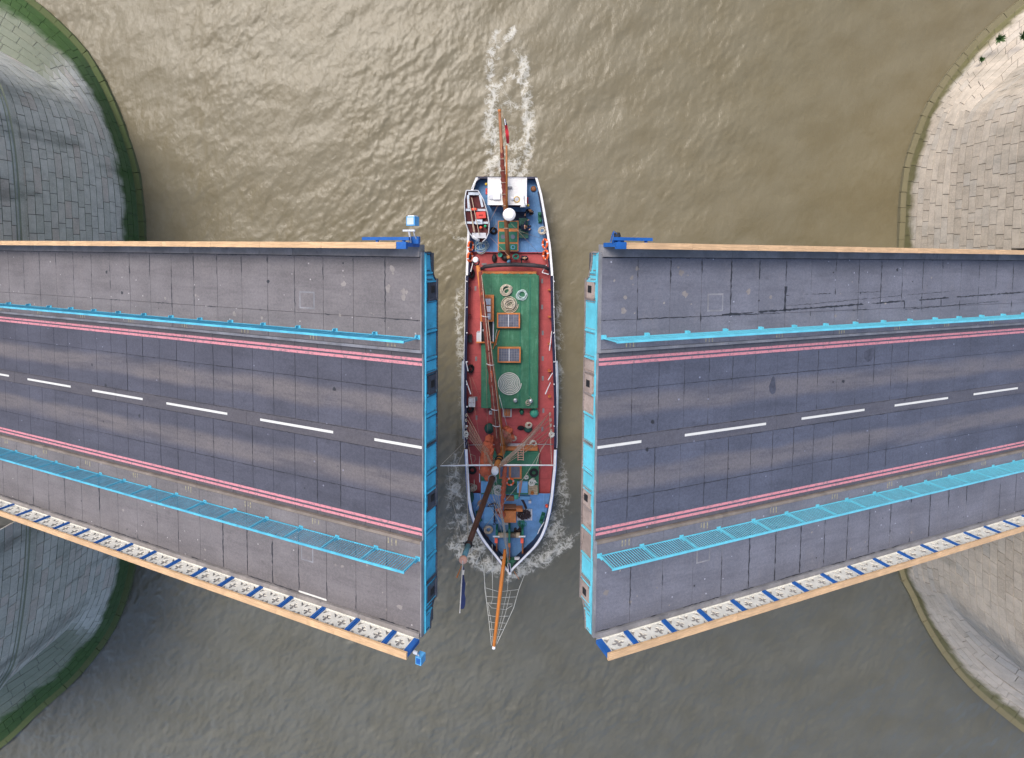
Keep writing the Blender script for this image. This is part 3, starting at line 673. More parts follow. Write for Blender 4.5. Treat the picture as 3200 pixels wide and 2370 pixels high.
        B('stiffener', NB if k % 3 else FL, -.13, -.04, b0 - .03, b0 + .03, -depth(b0) + .03, -.22)
        for q in range(9):
            h = -.28 - q * (depth((b0 + b1) / 2) - .4) / 8
            for bb in (b0 + .09, b1 - .09): rivets.lathe((-.085, s * bb, h), [(.022, 0), (.02, -.014), (.008, -.022)], 6, Matrix.Rotation(R_(90), 3, 'Y'))
    bs = [-7.76 + 15.52 * q / 110 for q in range(111)]
    fl = MB(); fl.grid([[(a, s * b, -depth(b) - dz_) for b in bs] for a, dz_ in ((-.03, 0), (-.12, 0), (-.12, .05), (-.03, .05))]); fl.build('bottom_flange', FL, root, local=True)
    for b in bs[::1]: rivets.lathe((-.098, s * b, -depth(b)), [(.026, 0), (.022, .016), (.008, .026)], 6)
    tag(rivets.build('rivets', FL, root, local=True, recalc=False), None, kind='stuff')
    B('top_flange', NB, -.13, -.02, -7.7, 7.7, -.24, -.2)
    for b in (-6.28, -2.45, 2.28, 6.25):           # locking sockets
        bm = G['nose_rusty'] if cool else G['flange_dark']
        k_ = B('lock_socket', bm, -.12, -.06, b - .36, b + .36, -.98, -.40)
        B('socket_lip', FL, -.17, -.12, b - .42, b + .42, -1.05, -.96, k_); B('socket_hole', G['black'], -.14, -.12, b - .14, b + .14, -.85, -.58, k_)
        B('socket_lip', FL, -.15, -.12, b + .36, b + .42, -.95, -.40, k_)
    # parapets
    for sg in (-1, 1):
        side_word = 'upper' if sg < 0 else 'lower'
        if sg < 0: lab = 'oak topped parapet on the upper side of the leaf at the ' + where
        else: lab = 'cream tracery parapet on the lower side of the leaf at the ' + where
        pr = thing('parapet', lab, 'parapet', M=M @ Matrix.Translation((0, s * (7.84 if sg > 0 else -8.02), 0)), group='parapets of the raised leaves')
        def PB(name, m, a0, a1, y0, y1, h0, h1): return MB().bx(a0, a1, s * y0, s * y1, h0, h1).build(name, m, pr, local=True)
        p0 = 1.17 if side < 0 else 1.38; ps = 1.835 if side < 0 else 1.87
        PB('end_post', G['post_blue'], -.02, .22, sg * -.06, sg * .10, .1, .95)
        e = [p0 + ps * k for k in range(int((LEAF_LEN - p0) / ps) + 1)]
        for a in e:
            q = PB('post', G['post_blue'], a - .115, a + .115, sg * -.07, sg * .09, .1, .94)
            MB().bx(a - .035, a + .035, s * sg * -.07, s * sg * -.095, .12, .93).build('fluting', G['post_blue'], q, local=True)
        mp = Matrix.Rotation(R_(90), 4, 'X')
        w1 = p0 - .115 - .22
        o = link('panel', PANEL1, None, pr, Matrix.Translation((.22 + w1 / 2, 0, .11)) @ mp @ Matrix.Diagonal((w1 / .80, 1, 1, 1)))
        for a0, a1 in zip(e, e[1:]):
            o = link('panel', PANEL, None, pr, Matrix.Translation(((a0 + a1) / 2, 0, .11)) @ mp @ Matrix.Diagonal(((ps - .23) / 1.60, 1, 1, 1)))
        PB('back_plate', G['panel_back'], .0, LEAF_LEN, sg * .032, sg * .042, .115, .93)
        PB('sill', G['panel_cream'], .0, LEAF_LEN, sg * -.06, sg * .06, .085, .115)
        y0, y1 = (-.13, .11) if sg < 0 else (-.13, .15)
        st_ = .42 if sg < 0 else -.02; cuts = [st_] + [st_ + 3.3 * k + rd.uniform(-.3, .3) for k in range(1, 10)] + [LEAF_LEN]
        for a0, a1 in zip(cuts, cuts[1:]): PB('rail_board', G['oak_rail'], a0 + .004, a1 - .004, sg * y0, sg * y1, .945, 1.03)
        if sg < 0:
            PB('rail_end', G['post_blue'], -.02, .40, sg * -.14, sg * .12, .92, 1.04)
            PB('outer_bar', G['post_blue'], -.12, 2.0 if side < 0 else 1.6, sg * .18, sg * .30, .9, 1.0)
            for k in range(2): PB('bracket', G['post_blue'], .1 + 1.2 * k, .2 + 1.2 * k, sg * .08, sg * .2, .88, .95)
        else:
            for k in range(4): PB('bracket', G['post_blue'], .6 + 1.05 * k, .68 + 1.05 * k, sg * .1, sg * .24, .7, .8)
    # guard railings between carriageway and footway
    for sg in (-1, 1):
        RM = G['sky_blue_rail'] if side < 0 else G['teal_rail']
        by = -4.40 if sg < 0 else (4.50 if side < 0 else 4.36)
        gr = thing('guard_railing', 'light blue railing on the %s footway of the leaf at the %s' % ('upper' if sg < 0 else 'lower', where), 'railing',
                   M=M @ Matrix.Translation((0, s * by, 0)), group='guard railings of the raised leaves')
        MB().bx(.06, 32.2, -.045, .045, 1.03, 1.075).build('top_rail', RM, gr, local=True); MB().bx(.06, 32.2, -.02, .02, .07, .10).build('bottom_rail', RM, gr, local=True)
        for k in range(16):
            a = .12 + 2.02 * k; me_ = POSTB if k else POSTB
            o = link('post', me_, None, gr, Matrix.Translation((a, 0, 0)) @ Matrix.Diagonal((1, s * sg * -1, 1, 1)))
            o.data = me_;
            if k < 15:
                for q in range(1, 17): link('bar', BAR, None, gr, Matrix.Translation((a + q * .1188, 0, 0)))
        for c_ in gr.children:
            if not c_.data.materials: c_.data.materials.append(RM)
            elif c_.data in (BAR, POSTB): c_.material_slots[0].link = 'OBJECT'; c_.material_slots[0].material = RM
    return M, root
ML, LL = leaf(-1, 0)
MR, LR = leaf(1, 0)

# lamps and boxes at the leaf tips
def tipbox(M, s, b, side_b, label):
    t = thing('signal_box', label, 'signal box', M=M @ Matrix.Translation((-.1, s * b, .2)), group='signal boxes at the leaf tips')
    return t
t = tipbox(ML, 1, -8.1, -1, 'pale blue signal box on a white bracket above the upper tip of one leaf')
MB().tube([(.1, 0, .5), (.1, -.25, .55), (.1, -.50, .6)], .04, 8).build('post', G['galvanised'], t, local=True)
MB().bx(-.18, .34, -.50, -.43, .6, .66).build('cross_arm', G['galvanised'], t, local=True)
MB().bx(-.24, .12, -.98, -.64, .45, .75).build('box', G['lamp_blue'], t, local=True); MB().bx(-.2, .08, -.94, -.68, .75, .765).build('door', G['pane_pale'], t, local=True)
MB().bx(-.2, .08, -1.02, -.98, .48, .72).build('lens_hood', G['flag_white'], t, local=True)
MB().tube([(-.1, -.05, .3), (-.1, -.3, .55), (-.1, -.5, .62)], .025, 6).build('conduit', G['galvanised'], t, local=True)
MB().bx(-.2, .15, -.25, .02, .3, .42).build('base_plate', G['post_blue'], t, local=True)
t = tipbox(ML, 1, 7.9, 1, 'small blue signal box hanging below the lower tip of one leaf')
MB().tube([(-.05, 0, .4), (-.12, .12, .36), (-.15, .22, .3)], .03, 8).build('arm', G['galvanised'], t, local=True)
MB().bx(-.3, -.04, .22, .54, .05, .38).build('box', G['lamp_blue'], t, local=True); MB().bx(-.26, -.08, .27, .49, .38, .392).build('lid', G['post_blue'], t, local=True)
MB().bx(-.14, .04, .0, .1, .36, .44).build('base_plate', G['galvanised'], t, local=True)
t = thing('navigation_lamp', 'black round navigation lamp in a blue frame at one upper leaf tip', 'lamp', M=MR @ Matrix.Translation((.05, 8.15, .6)) @ Matrix.Scale(.72, 4))
MB().lathe((.18, .32, .2), [(.17, -.12), (.19, 0), (.17, .12)], 14, Matrix.Rotation(R_(70), 3, 'X')).build('lamp_body', G['black'], t, local=True)
MB().lathe((.18, .32, .34), [(.11, 0), (.1, .03)], 12).build('lens', G['glass_dark'], t, local=True)
MB().tube([(-.1, 0, .3), (-.1, .55, .3), (.45, .12, .3)], .03, 6).tube([(-.1, 0, .0), (-.1, .5, .25)], .03, 6).tube([(.45, 0, 0), (.45, .12, .3)], .03, 6).build('frame', G['post_blue'], t, local=True)
MB().bx(-.15, .55, -.05, .1, .22, .3).build('base_plate', G['post_blue'], t, local=True)

# ------------------------------------------------------------------ sailing barge
SHIP = thing('sailing_barge', 'two masted sailing barge with green hatches passing between the raised leaves', 'ship', (-.15, -8.0, 0))
OUT = [(556, 1488, 1678), (580, 1478, 1685), (610, 1468, 1693), (700, 1463, 1709), (770, 1460, 1720), (850, 1457, 1727), (985, 1455, 1729), (1120, 1452, 1734), (1245, 1451, 1738),
       (1377, 1453, 1739), (1462, 1457, 1736), (1500, 1459, 1732), (1551, 1462, 1727), (1600, 1470, 1719), (1640, 1482, 1709), (1672, 1498, 1697), (1703, 1519, 1678), (1737, 1547, 1645), (1762, 1566, 1620), (1781, 1583, 1600), (1793, 1591, 1593)]
def zr(y): return float(np.interp(y, [556, 700, 850, 1100, 1300, 1450, 1600, 1700, 1793], [2.35, 2.2, 2.05, 1.95, 1.95, 2.05, 2.3, 2.55, 2.85]))
st = []
for y, xl, xr in OUT:
    a, b = P(xl, y, zr(y)), P(xr, y, zr(y)); st.append((a, b, (a.y + b.y) / 2, zr(y)))
SY = np.array([s_[2] for s_ in st])[::-1]; SL = np.array([s_[0].x for s_ in st])[::-1]; SR = np.array([s_[1].x for s_ in st])[::-1]; SZ = np.array([s_[3] for s_ in st])[::-1]
def hl(Y): return float(np.interp(Y, SY, SL))
def hr(Y): return float(np.interp(Y, SY, SR))
def hz(Y): return float(np.interp(Y, SY, SZ))
YS, YB = st[0][2], st[-1][2]                       # stern, bow
def yy_(px, z=1.3): return P(1595, px, z).y
ys = [YS + (YB - YS) * k / 60 for k in range(61)]
hull = MB(); rows = []
for k, Y in enumerate(ys):
    l, r, z = hl(Y), hr(Y), hz(Y); c = (l + r) / 2; hw = (r - l) / 2
    f0 = .97 if Y > yy_(1500) else .97 - .10 * min(1, (yy_(1500) - Y) / 6)
    rows.append([(l, Y, z), (l - .03, Y, z * .55), (c - hw * f0, Y, 0), (c - hw * .8 * f0, Y, -.8), (c + hw * .8 * f0, Y, -.8), (c + hw * f0, Y, 0), (r + .03, Y, z * .55), (r, Y, z)])
hull.grid(rows); hull.add(rows[0], [tuple(range(8))])
T = .13
for sgn in (0, 1):                                 # inner bulwark skin
    e = hl if sgn == 0 else hr; o = T if sgn == 0 else -T
    hull.grid([[(e(Y) + (o if hr(Y) - hl(Y) > .5 else 0), Y, hz(Y)) for Y in ys], [(e(Y) + (o if hr(Y) - hl(Y) > .5 else 0), Y, 1.0) for Y in ys]])
hull.build('hull', G['hull_navy'], SHIP, recalc=False)
def deck(name, m, p0, p1, z, n_=14):
    a, b = yy_(p0, z), yy_(p1, z); a = min(a, YS - .02); b = max(b, YB + .3); Y_ = [a + (b - a) * k / n_ for k in range(n_ + 1)]
    q = MB(); q.grid([[(min(hl(Y) + .08, hr(Y) - .02), Y, z) for Y in Y_], [(max(hr(Y) - .08, hl(Y) + .02), Y, z) for Y in Y_]]); return q.build(name, m, SHIP, recalc=False)
deck('aft_deck', G['deck_blue'], 556, 789, 1.50); deck('main_deck', G['deck_red'], 786, 1546, 1.22, 24); deck('fore_deck', G['deck_blue'], 1542, 1790, 1.62)
MB().box(P(1590, 789, 1.36) , (5.9, .05, .3)).build('deck_step', G['deck_red'], SHIP); 
def rail(name, m, p0, p1, w, h, side, out=.03):
    e = hl if side < 0 else hr; a, b = yy_(p0, 2.1), yy_(p1, 2.3); Y_ = [min(max(a + (b - a) * k / 24, YB + .02), YS) for k in range(25)]
    r0 = []; 
    for dx, dzz in ((-out, .0), (-out, h), (w - out, h), (w - out, 0)):
        r0.append([(e(Y) + dx * (1 if side < 0 else -1), Y, hz(Y) + dzz + .005) for Y in Y_])
    r0.append(r0[0]); q = MB(); q.grid(r0); return q.build(name, m, SHIP, recalc=False)
for sd_ in (-1, 1):
    rail('rail_cap', G['white_gloss'], 556, 862, .17, .05, sd_); rail('rail_cap', G['hull_navy'], 864, 1404, .20, .04, sd_); rail('rail_cap', G['white_gloss'], 1406, 1779, .20, .06, sd_)
    rail('rubbing_strake', G['white_gloss'], 862, 1404, .045, .02, sd_, .07); rail('inner_strake', G['hull_navy'], 600, 860, .10, .02, sd_, -.17); rail('blue_strake', G['blue_plastic'], 1406, 1760, .04, .01, sd_, .08)
MB().box(P(1583, 556, 2.33), (4.55, .16, .08)).build('taffrail', G['hull_navy'], SHIP)
# boxes given by photo corners at one height
def pbox(name, m, x0, x1, y0, y1, zt, zb, parent=None, rot=0.0):
    a, b = P(x0, y0, zt), P(x1, y1, zt); c = (a + b) / 2
    return MB().box((c.x, c.y, (zt + zb) / 2), (abs(b.x - a.x), abs(b.y - a.y), zt - zb), Matrix.Rotation(rot, 3, 'Z')).build(name, m, parent or SHIP)
def rope(name, m, pts, r=.022, parent=None, sag=0.0, n_=5):
    w = [P(*p) if not isinstance(p, Vector) else p for p in pts]
    if sag:
        q = []
        for a, b in zip(w, w[1:]):
            q += [a.lerp(b, t / 8) - Vector((0, 0, sag * 4 * t / 8 * (1 - t / 8))) for t in range(8)]
        w = q + [w[-1]]
    return MB().tube(w, r, n_).build(name, m, parent or SHIP, smooth=True)
# wheelhouse
wh = pbox('wheelhouse', G['maroon'], 1528, 1641, 560, 640, 3.55, 1.5)
pbox('roof', G['roof_white'], 1524, 1646, 555, 642, 3.66, 3.55, wh); 
for x0, x1, y0, y1 in ((1524, 1526, 556, 641), (1644, 1646, 556, 641), (1527, 1643, 639.5, 641.5), (1527, 1643, 555.5, 557)): pbox('roof_lip', G['white_gloss'], x0, x1, y0, y1, 3.70, 3.662, wh)
a = P(1528, 641, 3.4); b = P(1641, 641, 3.4)
for k in range(15):
    x = a.x + (b.x - a.x) * (k + .5) / 15; MB().box((x, a.y + .14, 2.5), (.15, .05, 1.95)).build('wall_board', G['maroon'], wh)
for x in (1545, 1580, 1615): c = P(x, 641, 3.0); MB().box((c.x, a.y + .10, 2.85), (.5, .03, .5)).build('front_window', G['pane_grey'], wh)
r_ = P(1615, 624, 3.66); MB().torus(r_ + Vector((0, 0, .03)), .19, .045).build('vent_ring', G['brass'], wh); MB().lathe(r_, [(.17, 0), (.16, .06), (.04, .09)], 16).build('vent_cowl', G['grey_board'], wh)
r_ = P(1535, 617, 3.66); MB().lathe(r_, [(.2, 0), (.2, .05), (.16, .08)], 16).build('roof_hatch', G['grey_board'], wh)
pbox('roof_box', G['white_gloss'], 1541, 1563, 603, 624, 3.85, 3.665, wh); MB().lathe(P(1601, 622, 3.66), [(.12, 0), (.13, .1), (.05, .16)], 12).build('roof_dome', G['white_gloss'], wh)
h0, h1 = P(1634, 610, 3.85), P(1635, 648, 3.85); MB().tube([h0, h0.lerp(h1, .3), h0.lerp(h1, .7), h1], [.09, .05, .12, .24], 12).build('horn', G['white_gloss'], wh, smooth=True)
pbox('roof_rack', G['steel_grey'], 1580, 1600, 583, 590, 3.8, 3.665, wh)
# engine casing with wooden frame and green lids
ec = pbox('deck_casing', G['wood_orange'], 1556, 1620, 690, 786, 2.0, 1.5)
for x0, x1, y0, y1 in ((1559, 1584, 724, 757), (1588, 1617, 724, 757), (1559, 1584, 762, 783), (1588, 1617, 762, 783), (1559, 1617, 693, 714)):
    l_ = pbox('lid', G['paint_green'], x0, x1, y0, y1, 2.05, 2.0, ec)
    if y0 == 724: c = P((x0 + x1) / 2, (y0 + y1) / 2, 2.05); MB().torus(c, .19, .025).build('port_ring', G['paint_green'], l_); MB().lathe(c, [(.17, 0), (.17, .012)], 16).build('port_glass', G['pane_grey'], l_)
    if y0 == 762 and x0 == 1588: c = P(1603, 773, 2.06); MB().torus(c, .14, .03).build('hose_ring', G['box_blue'], l_)
MB().lathe(P(1592, 681, 1.5), [(.10, 0), (.10, 3.2), (.42, 3.25), (.46, 3.4), (.44, 3.62), (.30, 3.72), (.02, 3.75)], 20).build('radar_dome', G['white_gloss'], SHIP)
pbox('aft_bench', G['navy_cloth'], 1590, 1645, 662, 684, 1.95, 1.5)
# hatches
hc = pbox('main_hatch', G['hatch_green'], 1506, 1679, 860, 1277, 2.05, 1.22)
pbox('hatch_board', G['wood_orange'], 1507, 1676, 848.5, 856.5, 2.0, 1.25, hc)
va, vb = P(1508, 858, 2.06), P(1677, 866, 2.06)
MB().grid([[Vector((va.x + (vb.x - va.x) * k / 24, va.y + .07 * math.sin(k * 1.7) * .6 + .05, 2.075)) for k in range(25)], [Vector((va.x + (vb.x - va.x) * k / 24, vb.y, 2.085)) for k in range(25)]]).build('tarpaulin_hem', G['hatch_green'], hc, recalc=False)
for xs in (1565, 1625, 1655): pbox('tarpaulin_seam', G['paint_green'], xs, xs + 1.0, 870, 1270, 2.056, 2.048, hc)
for x0, x1 in ((1504, 1506), (1679, 1681.5)): pbox('batten', G['paint_green'], x0, x1, 862, 1275, 1.95, 1.75, hc)
def skylight(name, x0, x1, y0, y1, zt, zb, cols, rws, parent, frame=4.0):
    k = pbox(name, G['wood_orange'], x0, x1, y0, y1, zt - .03, zb, parent)
    pbox('pane', G['pane_grey'], x0 + frame, x1 - frame, y0 + frame, y1 - frame, zt - .015, zt - .03, k)
    for a0, a1, b0, b1 in ((x0, x1, y0, y0 + frame), (x0, x1, y1 - frame, y1), (x0, x0 + frame, y0 + frame, y1 - frame), (x1 - frame, x1, y0 + frame, y1 - frame)): pbox('frame', G['wood_orange'], a0, a1, b0, b1, zt + .03, zt - .03, k)
    iw, ih = (x1 - x0 - 2 * frame), (y1 - y0 - 2 * frame)
    for c in range(1, cols):
        x = x0 + frame + iw * c / cols; t_ = 1.3 if c == cols // 2 else .4; pbox('glazing_bar', G['steel_grey'] if c != cols // 2 else G['grey_board'], x - t_, x + t_, y0 + frame, y1 - frame, zt + .005, zt - .015, k)
    for r in range(1, rws):
        y = y0 + frame + ih * r / rws; pbox('glazing_bar', G['steel_grey'], x0 + frame, x1 - frame, y - .4, y + .4, zt + .002, zt - .015, k)
    return k
skylight('skylight', 1553, 1625, 979, 1026, 2.42, 2.05, 8, 5, hc); skylight('skylight', 1555, 1627, 1086, 1134, 2.42, 2.05, 8, 5, hc)
k_ = pbox('companionway', G['wood_orange'], 1501, 1543, 923, 1006, 2.55, 1.3, hc)
pbox('sliding_panel', G['wood_boom'], 1507, 1538, 930, 1000, 2.58, 2.55, k_)
for y0 in (934, 957, 980): pbox('pane', G['pane_pale'] if y0 != 957 else G['white_gloss'], 1515, 1533, y0, y0 + 19, 2.60, 2.58, k_)
k2 = pbox('companion_opening', G['black'], 1504, 1541, 1007, 1068, 2.09, 2.06, hc)
for x0, x1, y0, y1 in ((1501, 1504, 1006, 1068), (1540, 1543, 1006, 1068)): pbox('opening_rail', G['white_gloss'], x0, x1, y0, y1, 2.3, 2.0, k2)
pbox('opening_sill', G['wood_orange'], 1488, 1543, 1069, 1073, 2.3, 1.3, k2); pbox('ladder_step', G['grey_board'], 1508, 1530, 1030, 1036, 2.12, 2.095, k2)
pbox('vent_box', G['grey_board'], 1489, 1502, 1040, 1069, 2.1, 1.22, hc)
fh = pbox('fore_hatch', G['hatch_green'], 1504, 1683, 1411, 1546, 1.95, 1.22)
pbox('hatch_board', G['wood_orange'], 1548, 1680, 1399, 1409, 1.9, 1.25, fh); pbox('hatch_plank', G['grey_board'], 1551, 1640, 1390, 1397.5, 1.6, 1.3, fh)
pbox('tarpaulin_fold', G['paint_green'], 1506, 1681, 1417, 1419, 1.975, 1.95, fh)
sk = pbox('skylight', G['wood_orange'], 1560, 1630, 1456, 1497, 2.2, 1.95, fh)
for x0, x1 in ((1563, 1590), (1597, 1624)):
    p_ = pbox('pane', G['pane_grey'], x0, x1, 1459, 1493, 2.22, 2.2, sk)
for k in range(7): pbox('guard_bar', G['steel_grey'], 1599 + k * 3.6, 1600 + k * 3.6, 1459, 1493, 2.25, 2.22, sk)
for x0, x1 in ((1503, 1530), (1616, 1649)): pbox('locker_lid', G['box_blue'], x0, x1, 1506, 1541, 2.12, 1.95, fh)
pbox('side_board', G['grey_board'], 1497.5, 1500.5, 1437, 1508, 1.9, 1.22)
pbox('locker', G['tarp_green'], 1583, 1613, 1515, 1540, 2.1, 1.95, fh)
# deck lights
for x, y in ((1694, 879), (1694, 960), (1696, 1041), (1696, 1121), (1696, 1183), (1698, 1284), (1486, 902), (1488, 1122), (1489, 1247), (1489, 1306), (1695, 1342), (1513, 826), (1664, 826)):
    w_ = (3, 7) if y != 826 else (8, 3); pbox('deck_light', G['steel_grey'], x - w_[0], x + w_[0], y - w_[1], y + w_[1], 1.24, 1.22)
for y in (905, 990, 1075, 1160, 1240): pbox('bulwark_knee', G['wood_orange'], 1713, 1722, y, y + 3, 1.8, 1.22)
for y in (900, 985): pbox('bulwark_knee', G['maroon'], 1463, 1470, y, y + 3, 1.8, 1.22)
# horse beam
hb = [P(1503, 842, 2.0), P(1515, 834, 2.25), P(1550, 829, 2.38), P(1608, 827, 2.42), P(1660, 829, 2.38), P(1700, 834, 2.25), P(1714, 842, 2.0)]
MB().tube([v for v in hb], [.13, .15, .16, .16, .16, .15, .13], 10).build('horse_beam', G['dark_wood_beam'], SHIP, smooth=True)
for x in (1507, 1711): c = P(x, 839, 2.0); MB().tube([Vector((c.x, c.y, 1.22)), c], .1, 8).build('beam_leg', G['dark_wood_beam'], SHIP)
# leeboards
for x, sg in ((1446, -1), (1741, 1)):
    a, b = P(x - sg * 1, 1128, 1.9), P(x + sg * -1, 1372, 1.9); q = MB(); Y_ = [a.y + (b.y - a.y) * k / 16 for k in range(17)]
    w_ = [.05 + .10 * math.sin(math.pi * min(1, k / 16 * 1.1 + .05)) ** .5 for k in range(17)]
    xx_ = [a.x + (b.x - a.x) * k / 16 for k in range(17)]
    q.grid([[(xx_[k] + dx * w_[k], Y_[k], z) for k in range(17)] for dx, z in ((-1, .1), (-1, 1.82), (-.3, 1.92), (.3, 1.92), (1, 1.82), (1, .1))]); q.build('leeboard', G['leeboard_grey'], SHIP, smooth=True)
# mizzen: mast seen from straight above, boom over the stern, spar with the ensign
mt_ = P(1589, 806, 11.5); mf = P(1589, 803, 1.5)
MB().tube([mf, mf.lerp(mt_, .5), mt_], [.15, .13, .09], 10).build('mizzen_mast', G['wood_gold'], SHIP, smooth=True)
b0, b1 = P(1588, 802, 3.4), P(1561, 349, 5.4)
MB().tube([b0, b0.lerp(b1, .5), b1], [.17, .14, .10], 10).build('mizzen_boom', G['wood_boom'], SHIP, smooth=True)
MB().tube([b1, b1 + (b1 - b0).normalized() * .14], .125, 10).build('boom_end', G['wood_orange'], SHIP)
def bundle(name, m, pts, rr, jit, n_=12, seg=40):
    w = [P(*p) for p in pts]; d = [0]; 
    for a, b in zip(w, w[1:]): d.append(d[-1] + (b - a).length)
    q = []; rad = []
    for k in range(seg + 1):
        t = d[-1] * k / seg; i = max(0, min(len(w) - 2, int(np.searchsorted(d, t)) - 1)); f = (t - d[i]) / max(d[i + 1] - d[i], 1e-6)
        q.append(w[i].lerp(w[i + 1], f) + Vector((random.uniform(-1, 1), random.uniform(-1, 1), random.uniform(-1, 1))) * jit * .35)
        rad.append(float(np.interp(t, d, rr)) * (1 + random.uniform(-jit, jit)))
    return MB().tube(q, rad, n_, jit=jit).build(name, m, SHIP, smooth=True)
bundle('furled_mizzen', G['sail_maroon'], [(1587, 700, 3.75), (1580, 640, 4.1), (1572, 540, 4.6), (1566, 440, 5.0)], [.12, .19, .17, .10], .08)
for k in range(7): c = b0.lerp(b1, .2 + .08 * k) + Vector((0, 0, .08)); MB().torus(c, .20, .018, Matrix.Rotation(R_(80), 3, 'X'), 14, 5).build('sail_tie', G['rope_beige'], SHIP)
g0, g1 = P(1584, 668, 4.3), P(1583, 455, 6.2); MB().tube([g0, g1], [.085, .06], 8).build('ensign_staff', G['wood_gold'], SHIP, smooth=True)
# flags
def flag(name, cols_, pts, label, thick=.012):
    t = thing(name, label, 'flag', P(*pts[0][0]))
    for (mname, part, rows_) in cols_:
        m = MB(); up = [[P(*p) for p in r] for r in rows_]; m.grid(up); m.grid([[p - Vector((thick, 0, thick)) for p in r] for r in up]); m.build(part, G[mname], t, smooth=True, recalc=False)
    return t
fl_rows = [[(1575 + k * 1.1, 372 + k * 9.6, 6.7 + .12 * math.sin(k * 1.3) - k * .03) for k in range(9)], [(1580 + k * 1.4 + 3.5 * math.sin(k * .4), 372 + k * 9.6 + (4 if k % 2 else 0), 6.5 + .12 * math.sin(k * 1.3 + 1.5) - k * .03) for k in range(9)]]
flag('ensign_flag', [('flag_red', 'red_cloth', [r[2:] for r in fl_rows]), ('flag_navy', 'union_canton', [r[:3] for r in fl_rows]),
     ('flag_white', 'canton_cross', [[(x + 1.5, y, z + .03) for x, y, z in fl_rows[0][:3]], [(x + 3.2, y, z + .03) for x, y, z in fl_rows[0][:3]]])], fl_rows, 'red ensign flag drooping over the stern wake')
rope('flag_halyard', G['rope_tan'], [(1566, 350, 5.5), (1577, 373, 6.6)], .012)
rope('flag_halyard', G['rope_tan'], [(1590, 445, 6.2), (1602, 480, 5.0), (1640, 556, 2.5)], .008)
# main boom with furled sail
m0, m1 = P(1493, 830, 3.5), P(1572, 1392, 2.9)
MB().tube([m0, m0.lerp(m1, .5), m1], [.15, .18, .17], 10).build('main_boom', G['wood_orange'], SHIP, smooth=True)
bundle('furled_mainsail', G['sail_maroon'], [(1500, 850, 4.0), (1512, 960, 4.05), (1528, 1100, 4.1), (1543, 1240, 4.1), (1554, 1390, 4.0), (1562, 1440, 4.4)], [.11, .21, .23, .24, .21, .13], .06, 12, 60)
bundle('furled_mainsail', G['sail_red'], [(1506, 900, 4.12), (1519, 1020, 4.2), (1533, 1150, 4.25), (1547, 1290, 4.25)], [.03, .06, .06, .04], .2, 8, 40)
for x, y in ((1517, 989), (1532, 1139), (1546, 1279), (1551, 1330)): c = P(x, y, 4.08); MB().torus(c, .27, .022, Matrix.Rotation(R_(-8), 3, 'Z') @ Matrix.Rotation(R_(90), 3, 'X'), 16, 6).build('sail_band', G['white_gloss'], SHIP)
MB().lathe(P(1487, 812, 3.5), [(.17, -.1), (.19, .15), (.21, .16), (.21, .45), (.16, .5)], 14).build('boom_cap', G['white_gloss'], SHIP); MB().torus(P(1488, 820, 3.55), .22, .05).build('boom_collar', G['black'], SHIP)
rope('boom_line', G['rope_beige'], [(1505, 860, 4.3), (1553, 1370, 4.35)], .018); rope('boom_line', G['rope_beige'], [(1525, 1000, 4.4), (1575, 1440, 5.2)], .015); rope('boom_line', G['rope_white'], [(1560, 1235, 4.3), (1585, 1335, 3.0)], .02)
# main mast
f0, tr = P(1583, 1374, 1.2), P(1447, 1750, 17.0)
def on_mast(py):
    lo, hi = 0.0, 1.0
    for _ in range(40):
        mid = (lo + hi) / 2
        if proj(f0.lerp(tr, mid))[1] < py: lo = mid
        else: hi = mid
    return f0.lerp(tr, lo)
cap = on_mast(1474); tb = on_mast(1492)
MB().tube([f0, f0.lerp(cap, .5), cap], [.24, .23, .21], 12).build('main_mast', G['wood_gold'], SHIP, smooth=True)
MB().lathe(cap, [(.20, -.35), (.25, -.3), (.26, -.05), (.22, .1), (.1, .16)], 16).build('mast_cap', G['white_gloss'], SHIP)
MB().torus(on_mast(1437), .27, .05).torus(on_mast(1445), .26, .05).tube([on_mast(1440) + Vector((-.5, .1, .1)), on_mast(1440) + Vector((.55, -.1, 0))], .05, 8).build('mast_band', G['black'], SHIP)
MB().tube([tb, tb.lerp(tr, .5), on_mast(1706)], [.19, .17, .145], 12).build('topmast', G['wood_dark'], SHIP, smooth=True)
MB().tube([on_mast(1706), on_mast(1742)], [.14, .13], 12).build('topmast_head', G['mast_blue'], SHIP, smooth=True)
MB().torus(on_mast(1497), .25, .05).build('heel_band', G['steel_grey'], SHIP)
td = (tr - f0).normalized()
MB().lathe(on_mast(1748), [(.1, -.05), (.2, 0), (.21, .08), (.17, .13), (.05, .14)], 18).build('mast_truck', G['truck_pink'], SHIP, smooth=True)
MB().torus(on_mast(1703), .18, .04).tube([on_mast(1703) + Vector((-.3, .12, 0)), on_mast(1703) + Vector((.3, -.05, 0))], .03, 6).build('hound_band', G['black'], SHIP)
MB().lathe(P(1460, 1688, on_mast(1690).z), [(.03, -.1), (.07, 0), (.03, .12)], 8).build('mast_block', G['white_gloss'], SHIP)
s0, s1 = on_mast(1748) + td * .1, P(1437, 1916, 20.6)
MB().tube([s0, s1], [.028, .018], 6).build('vane_staff', G['flag_white'], SHIP); MB().tube([P(1443, 1768, 17.4), P(1427, 1806, 17.9)], [.02, .035], 6).build('vane_arm', G['wood_orange'], SHIP)
zf = [18.0 + k * .29 for k in range(10)]
hx = [[s0.lerp(s1, .12 + .09 * k) for k in range(10)], [s0.lerp(s1, .12 + .09 * k) + Vector((.05 + .15 * math.sin(min(k, 7) / 7 * 1.4) + .03 * math.sin(k * 1.9), .02 * math.sin(k * 2.2), 0)) for k in range(10)]]
